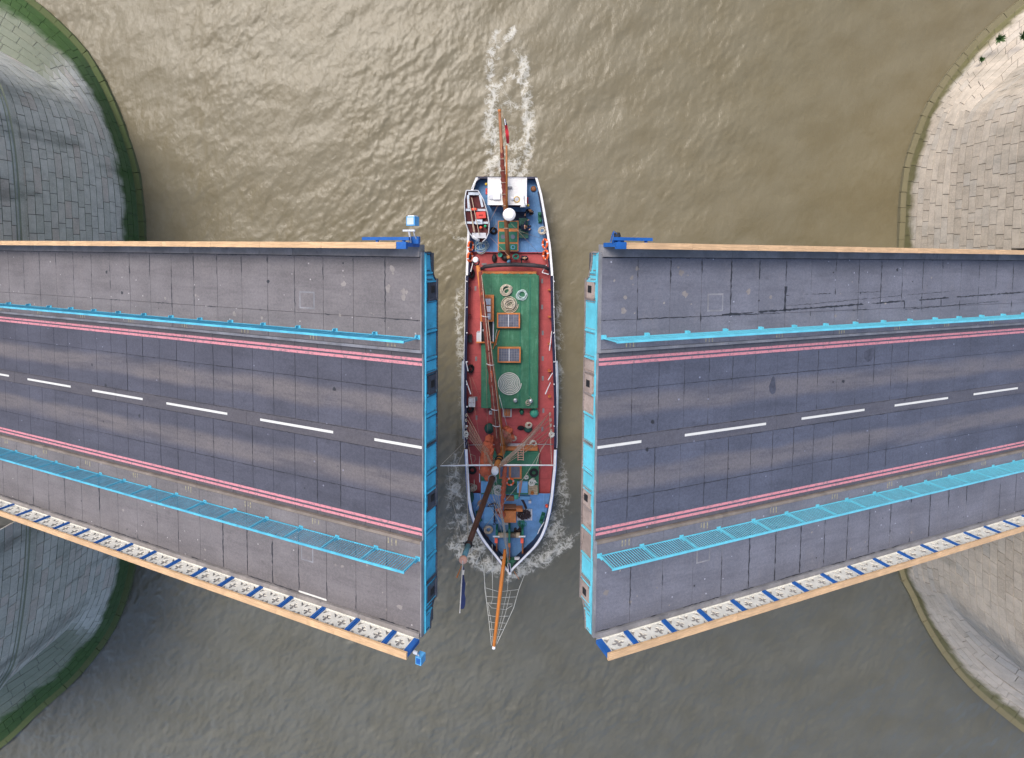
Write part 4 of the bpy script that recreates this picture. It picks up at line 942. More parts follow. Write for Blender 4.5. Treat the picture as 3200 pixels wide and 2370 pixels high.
t = thing('house_flag', 'dark blue and white house flag hanging from the top of the tall mast', 'flag', s0)
for nm, mt2, r0, r1 in (('blue_cloth', 'flag_navy', 2, 10), ('white_cloth', 'flag_white', 1, 3), ('blue_tip', 'flag_navy', 0, 2)):
    m = MB(); m.grid([h_[r0:r1] for h_ in hx]); m.grid([[p - Vector((0, .015, 0)) for p in h_[r0:r1]] for h_ in hx]); m.build(nm, G[mt2], t, smooth=True, recalc=False)
zc = on_mast(1456).z
MB().tube([P(1376, 1456, zc), P(1480, 1454.5, zc), P(1600, 1454, zc), P(1738, 1454.5, zc)], [.035, .06, .065, .045], 8).build('crosstree', G['white_gloss'], SHIP, smooth=True)
# red furled staysail and headsail bundles
bundle('furled_foresail', G['sail_red'], [(1529, 1365, 3.4), (1522, 1400, 4.3), (1519, 1440, 5.2), (1518, 1475, 5.9), (1526, 1503, 6.4)], [.22, .36, .44, .38, .12], .16, 14, 26)
bundle('furled_foresail', G['sail_red'], [(1540, 1368, 3.3), (1534, 1398, 4.4), (1536, 1440, 5.6)], [.15, .22, .08], .25, 10, 18)
bundle('sail_clew', G['sail_red'], [(1574, 1338, 3.0), (1590, 1348, 3.0), (1600, 1362, 2.8), (1588, 1385, 2.6)], [.14, .24, .2, .1], .3, 10, 18)
for k in range(7): rope('sail_tie', G['rope_tan'], [(1570 + k * 4, 1342 + k * 2, 3.3), (1572 + k * 4.5, 1362 + k * 3, 3.1), (1580 + k * 2, 1392, 2.6)], .02)
for k in range(4): rope('sail_cord', G['rope_tan'], [(1516 + k * 4, 1395 + 3 * k, 4.9), (1513 + k * 5, 1440, 5.75), (1518 + k * 2.5, 1490, 6.3)], .018)
bundle('furled_staysail', G['sail_red'], [(1581, 1438, 4.2), (1577, 1480, 3.9), (1573, 1540, 3.4), (1567, 1590, 2.9)], [.10, .16, .16, .12], .14, 10, 30)
bundle('furled_staysail', G['sail_red'], [(1567, 1588, 2.8), (1562, 1603, 2.6), (1572, 1610, 2.5), (1566, 1618, 2.4)], [.12, .26, .22, .06], .3, 10, 14)
# shrouds and ratlines
hnd = on_mast(1470)
RS = [(1716, 1293), (1718, 1311), (1719, 1328), (1720, 1345), (1721, 1363)]; LS = [(1461, 1296), (1460, 1312), (1460, 1332), (1461, 1348), (1463, 1366)]
for x, y in RS: rope('shroud', G['rope_tan'], [(x, y, 2.05), hnd], .022)
for x, y in LS: rope('shroud', G['rope_tan'], [(x, y, 2.05), hnd], .022)
for k in range(1, 15):
    t_ = .05 + k * .045; q = [P(x, y, 2.05).lerp(hnd, t_) for x, y in LS[1:]]; MB().tube(q, .016, 4).build('ratline', G['rope_tan'], SHIP)
for S_, sg in ((RS, 1), (LS, -1)):
    for x, y in S_:
        MB().torus(P(x + sg * 3, y + 2, 2.1), .11, .03, Matrix.Rotation(R_(60), 3, 'Y'), 12, 5).build('deadeye', G['rope_beige'], SHIP)
for pts in ([(1717, 1290, 2.1), (1724, 1453, zc)], [(1717, 1366, 2.1), (1640, 1490, 4.5), (1505, 1660, 1.8)], [(1376, 1456, zc), (1455, 1378, 2.1)], [(1430, 1456, zc), (1461, 1380, 2.1)], [(1718, 1366, 2.1), (1690, 1405, 4.5), (1675, 1453, zc)],
            [(1400, 1456, zc), (1412, 1560, 3.5), (1445, 1690, 9)], [(1476, 1456, zc), (1462, 1380, 2.1)], [(1457, 1460, 5), (1464, 1690, 14)], [(1461, 1450, 4), (1461, 1690, 14)],
            [cap, (1560, 1560, 4), (1582, 1716, 2.7)], [on_mast(1500), (1571, 1640, 3.4), (1586, 1745, 2.9)], [on_mast(1520), (1575, 1640, 4), (1590, 1760, 3.1)], [on_mast(1510), (1550, 1600, 4), (1578, 1700, 2.7)], [(1540, 1500, 5), (1568, 1590, 3), (1580, 1712, 2.6)],
            [on_mast(1560), (1577, 1655, 4), (1588, 1770, 3.2)]):
    rope('stay', G['rope_beige'], pts, .016)
for pts in ([(1598, 700, 5.0), (1697, 806, 2.1)], [(1560, 690, 4), (1525, 735, 2.6)], [(1556, 642, 3.8), (1524, 706, 2.9)], [(1600, 715, 5), (1690, 745, 2.2)], [(1590, 800, 9), (1530, 740, 3)], [(1500, 556, 2.5), (1530, 545, 3.5), (1565, 520, 5)],
            [(1516, 1010, 2.2), (1522, 1275, 2.1), (1526, 1400, 1.4)], [(1690, 1290, 1.4), (1655, 1240, 2.2)], [(1500, 1245, 1.4), (1475, 1180, 2.0)], [(1468, 1180, 2.0), (1495, 1350, 1.5), (1512, 1420, 2.0)]):
    rope('stay', G['rope_tan'], pts, .010)
for k in range(9): rope('running_line', G['rope_beige'], [(1712 - k * 6, 1300 + k * 9, 2.1), (1640 - k * 5, 1380 + k * 6, 4.2), on_mast(1452 + 3 * k)], .011)
for k in range(5): rope('running_line', G['rope_tan'], [(1463, 1300 + k * 14, 2.1), (1500, 1370 + k * 8, 4.2), on_mast(1450 + 4 * k)], .012)
for k in range(5): rope('running_line', G['rope_beige'], [on_mast(1500 + 14 * k), (1568 + 2 * k, 1600 + 8 * k, 3.6), (1576 + 4 * k, 1690 + 12 * k, 2.7)], .009)
# bowsprit, net and stem head
q0, q1 = P(1579, 1717, 2.75), P(1543, 2024, 4.8)
MB().tube([q0, q0.lerp(q1, .3), q1], [.13, .15, .115], 12).build('bowsprit', G['wood_bowsprit'], SHIP, smooth=True)
MB().lathe(q1, [(.10, -.12), (.125, -.06), (.125, .08), (.06, .12)], 14, (q1 - q0).to_track_quat('Z', 'Y').to_matrix()).build('bowsprit_cap', G['white_gloss'], SHIP)
def bs(t): return q0.lerp(q1, t)
nl = [(1512, 1745, 2.2), (1515, 1838, 3.2), (1521, 1885, 3.6), (1529, 1950, 4.1), (1536, 2018, 4.7)]; nr = [(1647, 1776, 2.2), (1622, 1840, 3.2), (1605, 1900, 3.6), (1580, 1955, 4.1), (1552, 2014, 4.7)]
rope('net_rope', G['rope_white'], nl, .02); rope('net_rope', G['rope_white'], nr, .02)
rope('net_rope', G['rope_white'], [(1524, 1886, 3.6), (1536, 1950, 4.1), (1540, 2012, 4.7)], .014); rope('net_rope', G['rope_white'], [(1596, 1848, 3.2), (1580, 1915, 3.8), (1550, 2010, 4.7)], .014); rope('net_rope', G['rope_white'], [(1538, 1780, 2.8), (1540, 1870, 3.5), (1534, 1890, 3.6)], .012)
for a_, b_, c_ in (((1516, 1837), (1560, 1850), (1620, 1843)), ((1520, 1864), (1565, 1868), (1611, 1866)), ((1521, 1884), (1560, 1888), (1602, 1888)), ((1524, 1885), (1536, 1900), (1581, 1906)), ((1526, 1923), (1545, 1927), (1589, 1926)), ((1529, 1943), (1540, 1946), (1580, 1948)), ((1531, 1966), (1545, 1968), (1572, 1968)), ((1534, 1990), (1545, 1992), (1562, 1990)), ((1581, 1906), (1592, 1898), (1601, 1893))):
    zz = float(np.interp(a_[1], [1745, 2018], [2.4, 4.7])); rope('net_rope', G['rope_white'], [(*a_, zz), (*b_, zz - .1), (*c_, zz)], .014)
for pts in ([(1472, 1600, 2.4), (1513, 1800, 3.0), (1521, 1880, 3.6)], [(1590, 1790, 2.8), (1585, 1850, 3.2), (1547, 2015, 4.7)], [(1538, 1700, 2.6), (1540, 1860, 3.3)]): rope('stay', G['rope_white'], pts, .012)
MB().tube([P(1590, 1762, 2.9), P(1594, 1795, 3.0)], .12, 8).build('stem_head', G['white_gloss'], SHIP); MB().tube([P(1590, 1764, 3.05), P(1593, 1788, 3.1)], .06, 8).build('fairlead', G['hull_navy'], SHIP)
MB().tube([P(1607, 1787, 2.6), P(1622, 1811, 2.0)], .025, 6).build('bow_spike', G['wood_orange'], SHIP)
bt = MB(); ring_ = [P(1566, 1751, 2.3), P(1622, 1751, 2.3), P(1606, 1770, 2.4), P(1593, 1780, 2.5), P(1578, 1768, 2.4)]; bt.add(ring_, [(0, 1, 2, 3, 4)]); bt.add([p - Vector((0, 0, .4)) for p in ring_], [(0, 1, 2, 3, 4)]); bt.build('breasthook', G['paint_green'], SHIP)
for x, y in ((1565, 1746), (1616, 1748)): pbox('fairlead', G['white_gloss'], x - 8, x + 8, y - 2, y + 2, 2.45, 2.2)
# windlass
wl = pbox('windlass', G['paint_green'], 1552, 1634, 1676, 1680, 2.3, 1.62)
w0, w1 = P(1557, 1673, 2.35), P(1625, 1673, 2.35); MB().tube([w0, w0.lerp(w1, .3), w0.lerp(w1, .7), w1], [.2, .17, .17, .2], 12).build('barrel', G['crate_wood'], wl)
for k in range(6): MB().torus(w0.lerp(w1, .55 + .05 * k), .19, .025, Matrix.Rotation(R_(90), 3, 'Y'), 14, 5).build('rope_turn', G['chain_rust'], wl)
for x in (1552, 1633):
    pbox('cheek', G['paint_green'], x - 3, x + 3, 1656, 1690, 2.5, 1.62, wl); pbox('cheek_knee', G['wood_boom'], x - 2, x + 2, 1690, 1737, 2.1, 1.62, wl); pbox('bearing', G['orange_bright'], x - 6, x + 3, 1683, 1698, 2.55, 2.2, wl)
    pbox('handle', G['white_gloss'], x - 12, x + 9, 1676.5, 1679.5, 2.6, 2.5, wl)
pbox('pawl_post', G['paint_green'], 1588.5, 1594.5, 1655, 1698, 2.75, 1.62, wl); pbox('pawl', G['wood_orange'], 1587.5, 1595, 1698, 1711, 2.72, 1.62, wl); pbox('pawl_rail', G['wood_boom'], 1590, 1594, 1711, 1750, 2.3, 1.62, wl)
# fore deck hatch
fb = pbox('forecastle_hatch', G['wood_orange'], 1574, 1613, 1598, 1634, 2.3, 1.62); fb.data.materials[0] = G['wood_orange']
pbox('hatch_mouth', G['black'], 1577, 1611, 1592, 1598, 2.0, 1.62, fb); pbox('hatch_lid', G['wood_orange'], 1613, 1633, 1590, 1600, 2.2, 1.7, fb); pbox('hatch_rim', G['wood_boom'], 1574, 1613, 1588, 1591.5, 2.3, 1.62, fb)
pbox('hatch_step', G['grey_board'], 1577, 1588, 1636, 1641, 1.8, 1.62, fb)
for x, y, w_, h_, m in ((1640, 1557, 16, 5, 'box_blue'), (1594, 1559, 13, 7, 'wood_boom'), (1613, 1554, 7, 7, 'bag_green'), (1656, 1570, 4, 4, 'grey_board')): pbox('deck_fitting', G[m], x - w_, x + w_, y - h_, y + h_, 1.85, 1.62)
# davits
for pts in ([(1497, 560, 2.4), (1488, 565, 3.4), (1474, 590, 3.6)], [(1490, 748, 2.2), (1497, 752, 3.3), (1478, 738, 3.6)]): rope('davit', G['white_gloss'], pts, .06, n_=8)
# belaying rods on the bulwarks
for x0, y0, x1, y1 in ((1713, 1188, 1727, 1166), (1704, 1232, 1720, 1196), (1717, 1096, 1724, 1036), (1463, 1160, 1456, 1130), (1471, 1232, 1457, 1190), (1471, 850, 1478, 820), (1714, 858, 1694, 852), (1694, 852, 1708, 828)):
    MB().tube([P(x0, y0, 1.95), P(x1, y1, 2.15)], [.045, .03], 6).build('belaying_rod', G['white_gloss'], SHIP)
for y in (880, 960, 1040, 1130, 1200, 1270, 1330):
    for x in (1460, 1731): MB().lathe(P(x, y, 2.0), [(.03, 0), (.03, .15), (.06, .18), (.02, .24)], 7).build('stanchion', G['white_gloss'], SHIP)
for x0, y0, x1, y1, m_c in ((1470, 1420, 1486, 1436, 'rope_tan'), (1482, 1500, 1470, 1540, 'rope_beige'), (1712, 1600, 1704, 1650, 'rope_beige'), (1690, 1690, 1660, 1725, 'rope_beige'), (1536, 1715, 1560, 1742, 'rope_beige'), (1512, 1668, 1530, 1700, 'rope_tan'), (1690, 1440, 1680, 1480, 'rope_tan'), (1500, 1545, 1494, 1580, 'rope_white')):
    rope('loose_line', G[m_c], [(x0, y0, 1.75), ((x0 + x1) / 2 + 6, (y0 + y1) / 2 - 3, 1.68), (x1, y1, 1.72), (x1 - 5, y1 + 9, 1.7)], .024)
for x0, y0, x1, y1 in ((1683, 1660, 1700, 1632), (1680, 1669, 1687, 1655)): MB().tube([P(x0, y0, 2.0), P(x1, y1, 2.0)], .035, 6).build('boathook', G['white_gloss'], SHIP)
rope('deck_line', G['grey_board'], [(1463, 1391, 1.32), (1728, 1389, 1.32)], .03)

# ------------------------------------------------------------------ loose things on board
def pthing(name, label, cat, x, y, z, group=None): return thing(name, label, cat, P(x, y, z), group)
def coil(label, x, y, z, rpx, mat, turns=6, mess=.25, group='rope coils on deck', flat=False, r=.03):
    c = P(x, y, z); R = rpx / F * (HC - z); pts = []; rd = random.Random(int(x * 7 + y))
    if flat:
        nt_ = int(R / (r * 3.0)); seg = 26
        for k in range(nt_ * seg + 1):
            a = 2 * math.pi * k / seg; rr = r * .6 + (R - r) * k / (nt_ * seg); pts.append(c + Vector((rr * math.cos(a), rr * math.sin(a), r + .004 * rd.random())))
    else:
        ox = oy = 0; 
        for k in range(turns * 16 + 1):
            if k % 16 == 0: ox, oy, el, ph, rr0 = rd.uniform(-mess, mess) * R * .6, rd.uniform(-mess, mess) * R * .6, rd.uniform(.75, 1.0), rd.uniform(0, 3), R * rd.uniform(.55, .95)
            a = 2 * math.pi * k / 16; v = Vector((rr0 * math.cos(a), rr0 * el * math.sin(a), 0)); v.rotate(Matrix.Rotation(ph * mess, 3, 'Z'))
            pts.append(c + v + Vector((ox, oy, r + .02 * (k / 16) + .01 * rd.random())))
        for k in range(2, len(pts) - 2): pts[k] = (pts[k - 1] + pts[k] * 2 + pts[k + 1]) / 4
    return tag(MB().tube(pts, r, 5).build('rope_coil', G[mat], loc=c, smooth=True, recalc=False), label, 'rope', group)
coil('beige knotted rope coil nearest the stern end of the green hatch', 1583, 908, 2.06, 19, 'rope_beige', 9, .35, r=.035)
coil('pale bluish rope coil to the right on the green hatch', 1630, 920, 2.06, 21, 'rope_cyan', 6, .35, r=.03)
coil('round flat rope mat under a loose coil above the first skylight', 1592, 952, 2.06, 28, 'rope_beige', flat=True, r=.036)
coil('loose beige rope heaped on the round rope mat', 1592, 950, 2.13, 20, 'rope_beige', 8, .3, r=.028)
coil('largest flat spiral of white rope on the green hatch', 1592, 1198, 2.06, 38, 'rope_white', flat=True, r=.042)
coil('white rope coil on the red deck beside the fore hatch board', 1666, 1386, 1.24, 14, 'rope_white', 6, .3, r=.035)
coil('beige rope coil on the blue foredeck beside the windlass', 1527, 1654, 1.64, 17, 'rope_beige', 8, .2, r=.035)
coil('thin tan rope coil under the leaning topmast on the foredeck', 1506, 1573, 1.64, 15, 'rope_tan', 4, .2, r=.03)
coil('pale greenish loose rope by the end of the dinghy', 1509, 772, 1.52, 20, 'rope_cyan', 5, .6, r=.025)
coil('green hose coil beside the foot of the mizzen mast', 1612, 802, 1.52, 11, 'rope_green', 5, .25, r=.03)
coil('tan and green rope coil on the dark green bundle by the main mast', 1653, 1328, 1.75, 13, 'rope_beige', 5, .3, r=.035)
coil('beige rope hank hung inside the bulwark beside the orange buoys', 1694, 722, 2.1, 14, 'rope_beige', 6, .15, r=.035)
coil('white rope tangle on the wooden pallet of the fore hatch', 1663, 1508, 2.05, 14, 'rope_white', 7, .5, r=.028)
coil('white rope tangle beside the red furled staysail', 1556, 1530, 2.0, 15, 'rope_white', 8, .6, r=.026)
coil('grey rope heap against the starboard bulwark at the bow', 1478, 1525, 1.4, 12, 'rope_beige', 6, .6, r=.03)
coil('tangled white rope over the starboard rail by the shrouds', 1457, 1355, 2.1, 8, 'rope_white', 6, .6, r=.03)
coil('tangled white rope over the port rail by the shrouds', 1724, 1358, 2.1, 9, 'rope_white', 7, .6, r=.03)
coil('cream rope loops beside the steel ball on the hatch corner', 1650, 1258, 2.06, 9, 'rope_beige', 3, .5, r=.022)
coil('grey rope hanging from the red sail bundle', 1606, 1368, 2.6, 8, 'rope_beige', 7, .6, r=.025)
coil('green net rope spilled beside the rusty chain', 1631, 1637, 1.64, 13, 'rope_green', 6, .7, r=.02)
coil('small white rope loop beside the black tyre on the fore hatch', 1645, 1492, 1.98, 7, 'rope_white', 4, .5, r=.022)
def tyre(label, x, y, z, R, tilt=0.0, axis='Y'):
    c = P(x, y, z); M = Matrix.Rotation(tilt, 3, axis); t = thing('tyre_fender', label, 'tyre', c - Vector((0, 0, .1)), 'tyres on board')
    MB().torus(c, R, R * .36, M, 20, 8).build('tread', G['rubber'], t, smooth=True); MB().torus(c, R * .72, R * .16, M, 20, 6).build('bead', G['black'], t, smooth=True); return t
tyre('black tyre lying on the aft blue deck beside the casing', 1542, 722, 1.62, .22)
tyre('black tyre leaning on the starboard bulwark by the white boom cap', 1474, 856, 1.6, .28, R_(60)); tyre('black tyre by the starboard bulwark level with the second skylight', 1471, 1153, 1.5, .26, R_(50))
tyre('black tyre by the starboard bulwark beside the grey boards', 1470, 1276, 1.5, .28, R_(45)); tyre('black tyre on the green fore hatch near the port side', 1668, 1478, 2.1, .26)
tyre('black tyre on the starboard side deck under the white crosstree', 1476, 1470, 1.35, .25)
def lifering(label, x, y, z, R, M, group='orange life rings'):
    c = P(x, y, z); t = thing('life_ring', label, 'life ring', c, group)
    MB().torus(c, R, R * .26, M, 24, 8).build('ring', G['orange_buoy'], t, smooth=True)
    for k in range(4): MB().torus(c, R, R * .275, M, 3, 8, k * math.pi / 2 + .2, k * math.pi / 2 + .42).build('band', G['flag_white'], t, smooth=True)
lifering('orange and white life ring lying flat on the fore hatch', 1594, 1506, 2.25, .26, Matrix.Identity(3))
for sgn, x, lab in ((1, 1703, 'port'), (-1, 1471, 'starboard')):
    for k, (y, w_) in enumerate(((762, 'aft'), (797, 'forward'))):
        lifering('%s orange life ring of the pair on the %s bulwark' % (w_, lab), x + 2 * sgn * k, y if sgn > 0 else y + 7, 2.0, .33, Matrix.Rotation(R_(sgn * -62), 3, 'Y'))
# dinghy slung over the starboard quarter
dg = pthing('dinghy', 'small wooden rowing dinghy slung over the starboard quarter', 'dinghy', 1490, 670, 2.4)
ds = [(596, 1457, 1494), (625, 1452, 1511), (665, 1452, 1523), (700, 1456, 1529), (728, 1466, 1527), (745, 1480, 1520), (757, 1497, 1507)]
zd = 3.0; rowsO, rowsI = [], []
for y, a, b in ds:
    l, r = P(a, y, zd), P(b, y, zd); c = (l + r) / 2; hw = (r - l) / 2
    prof = [(-1, 0), (-.96, -.25), (-.62, -.52), (0, -.6), (.62, -.52), (.96, -.25), (1, 0)]
    rowsO.append([c + hw * q + Vector((0, 0, z)) for q, z in prof]); rowsI.append([c + hw * (q * .93) + Vector((0, 0, z * .9 + (.0 if abs(q) == 1 else .02))) for q, z in prof])
m = MB(); m.grid(rowsO); m.grid(rowsI); m.add(rowsO[0], [tuple(range(7))]); m.add(rowsO[-1], [tuple(range(7))]); m.build('hull', G['maroon'], dg, recalc=False)
for sd_ in (0, -1): MB().tube([r[sd_] for r in rowsO], .045, 6).build('gunwale', G['grey_board'], dg, smooth=True)
MB().tube([rowsO[0][0], rowsO[0][-1]], .05, 6).build('transom_rail', G['grey_board'], dg)
MB().grid([[r[k] + Vector((0, 0, .06)) for k in (1, 3, 5)] for r in rowsI[:5]]).build('floor_boards', G['maroon'], dg, recalc=False)
def dbox(name, m, x0, x1, y0, y1, zt, zb, rot=0): return pbox(name, G[m], x0, x1, y0, y1, zt, zb, dg, rot)
dbox('stern_seat', 'pane_pale', 1463, 1497, 601, 610, 2.92, 2.85); dbox('side_seat', 'pane_pale', 1460, 1467, 610, 652, 2.92, 2.85, .06); dbox('side_seat', 'pane_pale', 1500, 1507, 608, 648, 2.92, 2.85, .22)
dbox('thwart', 'pane_pale', 1455, 1519, 653, 660, 2.92, 2.86); dbox('thwart', 'pane_pale', 1457, 1526, 693, 700, 2.92, 2.86); dbox('bow_deck', 'grey_board', 1475, 1519, 728, 745, 2.98, 2.9)
for a_, b_ in (((1466, 622), (1480, 725)), ((1474, 618), (1498, 735)), ((1470, 650), (1484, 728))): MB().tube([P(*a_, 3.12), P(*b_, 3.12)], .03, 6).build('oar', G['wood_pale'], dg)
def loose(name, m, label, cat, x, y, z, prof, group=None, n_=12, sq=1.0):
    c = P(x, y, z); return tag(MB().lathe(c, prof, n_, Matrix.Diagonal((1, sq, 1))).build(name, G[m], loc=c, smooth=True), label, cat, group)
def loosebox(name, m, label, cat, x0, x1, y0, y1, zt, zb, extra=None, rot=0.0, group=None):
    a, b = P(x0, y0, zb), P(x1, y1, zb); c = (a + b) / 2; t = thing(name, label, cat, c, group)
    sx, sy, hh = abs(b.x - a.x), abs(b.y - a.y), zt - zb; MR_ = Matrix.Rotation(rot, 3, 'Z')
    MB().box(c + Vector((0, 0, hh * .45)), (sx, sy, hh * .9), MR_).build('body', G[m], t); MB().box(c + Vector((0, 0, hh * .95)), (sx * 1.04, sy * 1.04, hh * .1), MR_).build('lid', G[extra or m], t)
    MB().tube([c + MR_ @ Vector((-sx * .2, 0, hh)), c + MR_ @ Vector((-sx * .2, 0, hh + .05)), c + MR_ @ Vector((sx * .2, 0, hh + .05)), c + MR_ @ Vector((sx * .2, 0, hh))], .015, 5).build('handle', G['black'], t)
    return t
loosebox('fuel_can', 'red_plastic', 'red fuel can lying in the middle of the dinghy', 'can', 1489, 1518, 664, 684, 3.05, 2.62, rot=.1)
loose('life_jacket', 'orange_bright', 'bright orange life jacket thrown on the dinghy thwart', 'life jacket', 1482, 655, 2.93, [(.2, 0), (.24, .05), (.16, .11), (.04, .13)], sq=.5)
loosebox('storage_box', 'blue_plastic', 'blue storage box in the dinghy beside the red can', 'box', 1487, 1508, 688, 702, 3.1, 2.62, extra='pane_pale')
loose('water_bottle', 'green_plastic', 'bright green bottle in the forward end of the dinghy', 'bottle', 1517, 708, 2.9, [(.1, 0), (.1, .22), (.04, .27), (.04, .31), (.01, .32)]); loose('buoy', 'orange_bright', 'small orange buoy in the forward end of the dinghy', 'buoy', 1503, 712, 2.85, [(.03, 0), (.11, .08), (.11, .16), (.03, .24)])
# fenders, bags, bundles
loose('canvas_bundle', 'tarp_green', 'dark green tied canvas bundle on the red deck left of the mast', 'bundle', 1529, 1338, 1.24, [(.3, 0), (.40, .12), (.34, .28), (.12, .38), (.05, .46)], sq=1.1)
loose('canvas_bundle', 'tarp_green', 'dark green canvas bundle under the tan rope right of the mast', 'bundle', 1650, 1340, 1.24, [(.22, 0), (.34, .14), (.28, .3), (.1, .4)], sq=.8)
loose('canvas_bundle', 'black_cloth', 'black folded tarpaulin right of the mast on the red deck', 'tarpaulin', 1628, 1337, 1.24, [(.28, 0), (.3, .1), (.2, .2), (.05, .24)], sq=.6)
g_ = loose('sail_bag', 'bag_green', 'bright green sail bag at the forward corner of the main hatch', 'bag', 1669, 1289, 1.24, [(.28, 0), (.37, .15), (.33, .35), (.2, .48), (.06, .52)], n_=16)
loose('glass_float', 'paint_green', 'shiny dark green float on deck at the end of the main hatch', 'float', 1630, 1285, 1.24, [(.05, 0), (.16, .12), (.18, .25), (.12, .38), (.04, .43)], sq=1.3)
for x, y, lab in ((1610, 1249, 'polished steel ball ventilator below the big rope spiral'), (1658, 1251, 'steel ventilator inside the cream rope loops at the hatch corner')): loose('deck_ventilator', 'steel_ball', lab, 'ventilator', x, y, 2.06, [(.08, 0), (.08, .12), (.17, .17), (.18, .28), (.1, .36), (.02, .38)], 'steel ventilators on the main hatch')
loosebox('oil_drum_seat', 'tarp_green', 'dark green padded seat nearer the wheelhouse on the aft deck', 'seat', 1622, 1649, 684, 707, 2.1, 1.5, group='green seats'); loosebox('oil_drum_seat', 'tarp_green', 'dark green padded seat farther from the wheelhouse on the aft deck', 'seat', 1622, 1650, 717, 745, 2.1, 1.5, group='green seats')
for o in [o for o in COL.objects if o.name.startswith('oil_drum_seat')]: o.name = 'padded_seat'
for x0, x1, lab in ((1466, 1475, 'outer'), (1476, 1486, 'inner')): loosebox('fender_board', 'grey_board', '%s of two pale grey boards against the starboard bulwark' % lab, 'board', x0, x1, 1240, 1266, 1.75, 1.24, group='grey boards by the bulwark')
loosebox('black_box', 'black', 'black box on the red side deck beside the companionway', 'box', 1464, 1475, 1045, 1068, 1.6, 1.24)
loosebox('white_crate', 'grey_board', 'small white crate under the boom below the main hatch', 'crate', 1529, 1539, 1280, 1292, 1.55, 1.24)
cr = pthing('produce_tray', 'white tray holding orange bundles below the main hatch', 'tray', 1584, 1292, 1.24)
pbox('tray_base', G['grey_board'], 1571, 1599, 1278, 1304, 1.42, 1.24, cr)
for k in range(4): pbox('orange_roll', G['wood_orange'], 1576 + k * 5, 1579.5 + k * 5, 1280, 1302, 1.52, 1.42, cr)
st_ = pthing('boat_hook_bundle', 'bundle of orange poles lying beside the companionway opening', 'poles', 1550, 1060, 2.06)
for k, (a_, b_) in enumerate((((1561, 1032), (1541, 1091)), ((1558, 1036), (1544, 1082)), ((1556, 1045), (1549, 1080)))): MB().tube([P(*a_, 2.12 + .03 * k), P(*b_, 2.12 + .03 * k)], .035, 6).build('pole', G['wood_orange'], st_)
MB().tube([P(1553, 1030, 2.12), P(1548, 1050, 2.12), P(1552, 1078, 2.14)], .02, 5).build('lashing', G['rope_white'], st_)
ld = pthing('boarding_ladder', 'short pinkish ladder lying across the fore hatch board', 'ladder', 1628, 1415, 2.0)
for x in (1619, 1636): MB().tube([P(x, 1392, 2.05), P(x - .5, 1439, 2.05)], .035, 6).build('stile', G['truck_pink'], ld)
for k in range(7): y = 1394 + k * 7.2; MB().tube([P(1619, y, 2.05), P(1636, y, 2.05)], .025, 6).build('rung', G['truck_pink'], ld)
pl = pthing('wooden_pallet', 'wooden slatted pallet with odds and ends on the fore hatch corner', 'pallet', 1666, 1532, 1.96)
for k in range(6): pbox('slat', G['crate_wood'], 1652, 1680, 1518 + k * 5, 1521.5 + k * 5, 2.08, 2.02, pl)
for x in (1653, 1666, 1678): pbox('bearer', G['crate_wood'], x - 1.5, x + 1.5, 1518, 1547, 2.02, 1.96, pl)
loose('wooden_bucket', 'wood_gold', 'small wooden bucket on the pallet of the fore hatch', 'bucket', 1663, 1538, 2.09, [(.10, 0), (.14, .2), (.12, .2), (.1, .06)])
oars = pthing('oar_pair', 'pair of orange oars leaning on the port blue locker lid', 'oars', 1627, 1530, 2.1)
for a_, b_ in (((1631, 1502), (1626, 1540)), ((1626, 1502), (1622, 1552))): MB().tube([P(*a_, 2.2), P(*b_, 2.2)], .035, 6).build('shaft', G['wood_orange'], oars)
bl = pthing('blue_bench', 'pale blue board lying on the starboard side of the foredeck', 'board', 1528, 1610, 1.64); pbox('plank', G['box_blue'], 1513, 1542, 1585, 1636, 1.78, 1.68, bl)
for x in (1517, 1538): pbox('cleat', G['deck_blue'], x - 2, x + 2, 1588, 1633, 1.68, 1.64, bl)
an = pthing('anchor', 'black stocked anchor lying on the blue foredeck', 'anchor', 1548, 1590, 1.64)
MB().tube([P(1546, 1572, 1.75), P(1545, 1632, 1.75)], .045, 6).build('shank', G['chain_rust'], an); MB().tube([P(1520, 1589, 1.72), P(1530, 1578, 1.75), P(1546, 1573, 1.78), P(1556, 1580, 1.75), P(1560, 1592, 1.72)], [.02, .05, .06, .05, .02], 6).build('arms', G['chain_rust'], an); MB().tube([P(1538, 1628, 1.75), P(1552, 1629, 1.75)], .035, 6).build('stock', G['chain_rust'], an)
MB().torus(P(1545, 1637, 1.75), .09, .02).build('ring', G['chain_rust'], an)
gr_ = pthing('chain_grating', 'wooden grating heaped with rusty anchor chain on the foredeck', 'grating', 1640, 1609, 1.64)
for k in range(7): pbox('slat', G['grey_board'], 1616 + k * 7, 1621 + k * 7, 1592, 1627, 1.72, 1.66, gr_)
chm = MB(); rd = random.Random(4)
for k in range(230):
    a, rr = rd.uniform(0, 6.28), math.sqrt(rd.random()); c = P(1638 + 21 * rr * math.cos(a), 1609 + 15 * rr * math.sin(a), 1.76 + .28 * (1 - rr) * rd.random()); chm.torus(c, .06, .018, Matrix.Rotation(rd.uniform(0, 3), 3, 'X') @ Matrix.Rotation(rd.uniform(0, 3), 3, 'Y'), 8, 4)
tag(chm.build('chain_heap', G['chain_rust'], gr_, smooth=True, recalc=False), None, kind='stuff')
cc = MB(); way = [(1626, 1555), (1634, 1566), (1640, 1578), (1645, 1592)]
for i in range(len(way) - 1):
    for k in range(6): cc.torus(P(way[i][0] + (way[i + 1][0] - way[i][0]) * k / 6, way[i][1] + (way[i + 1][1] - way[i][1]) * k / 6, 1.7), .075, .025, Matrix.Rotation(R_(90 * (k % 2)), 3, 'Y'), 8, 4)
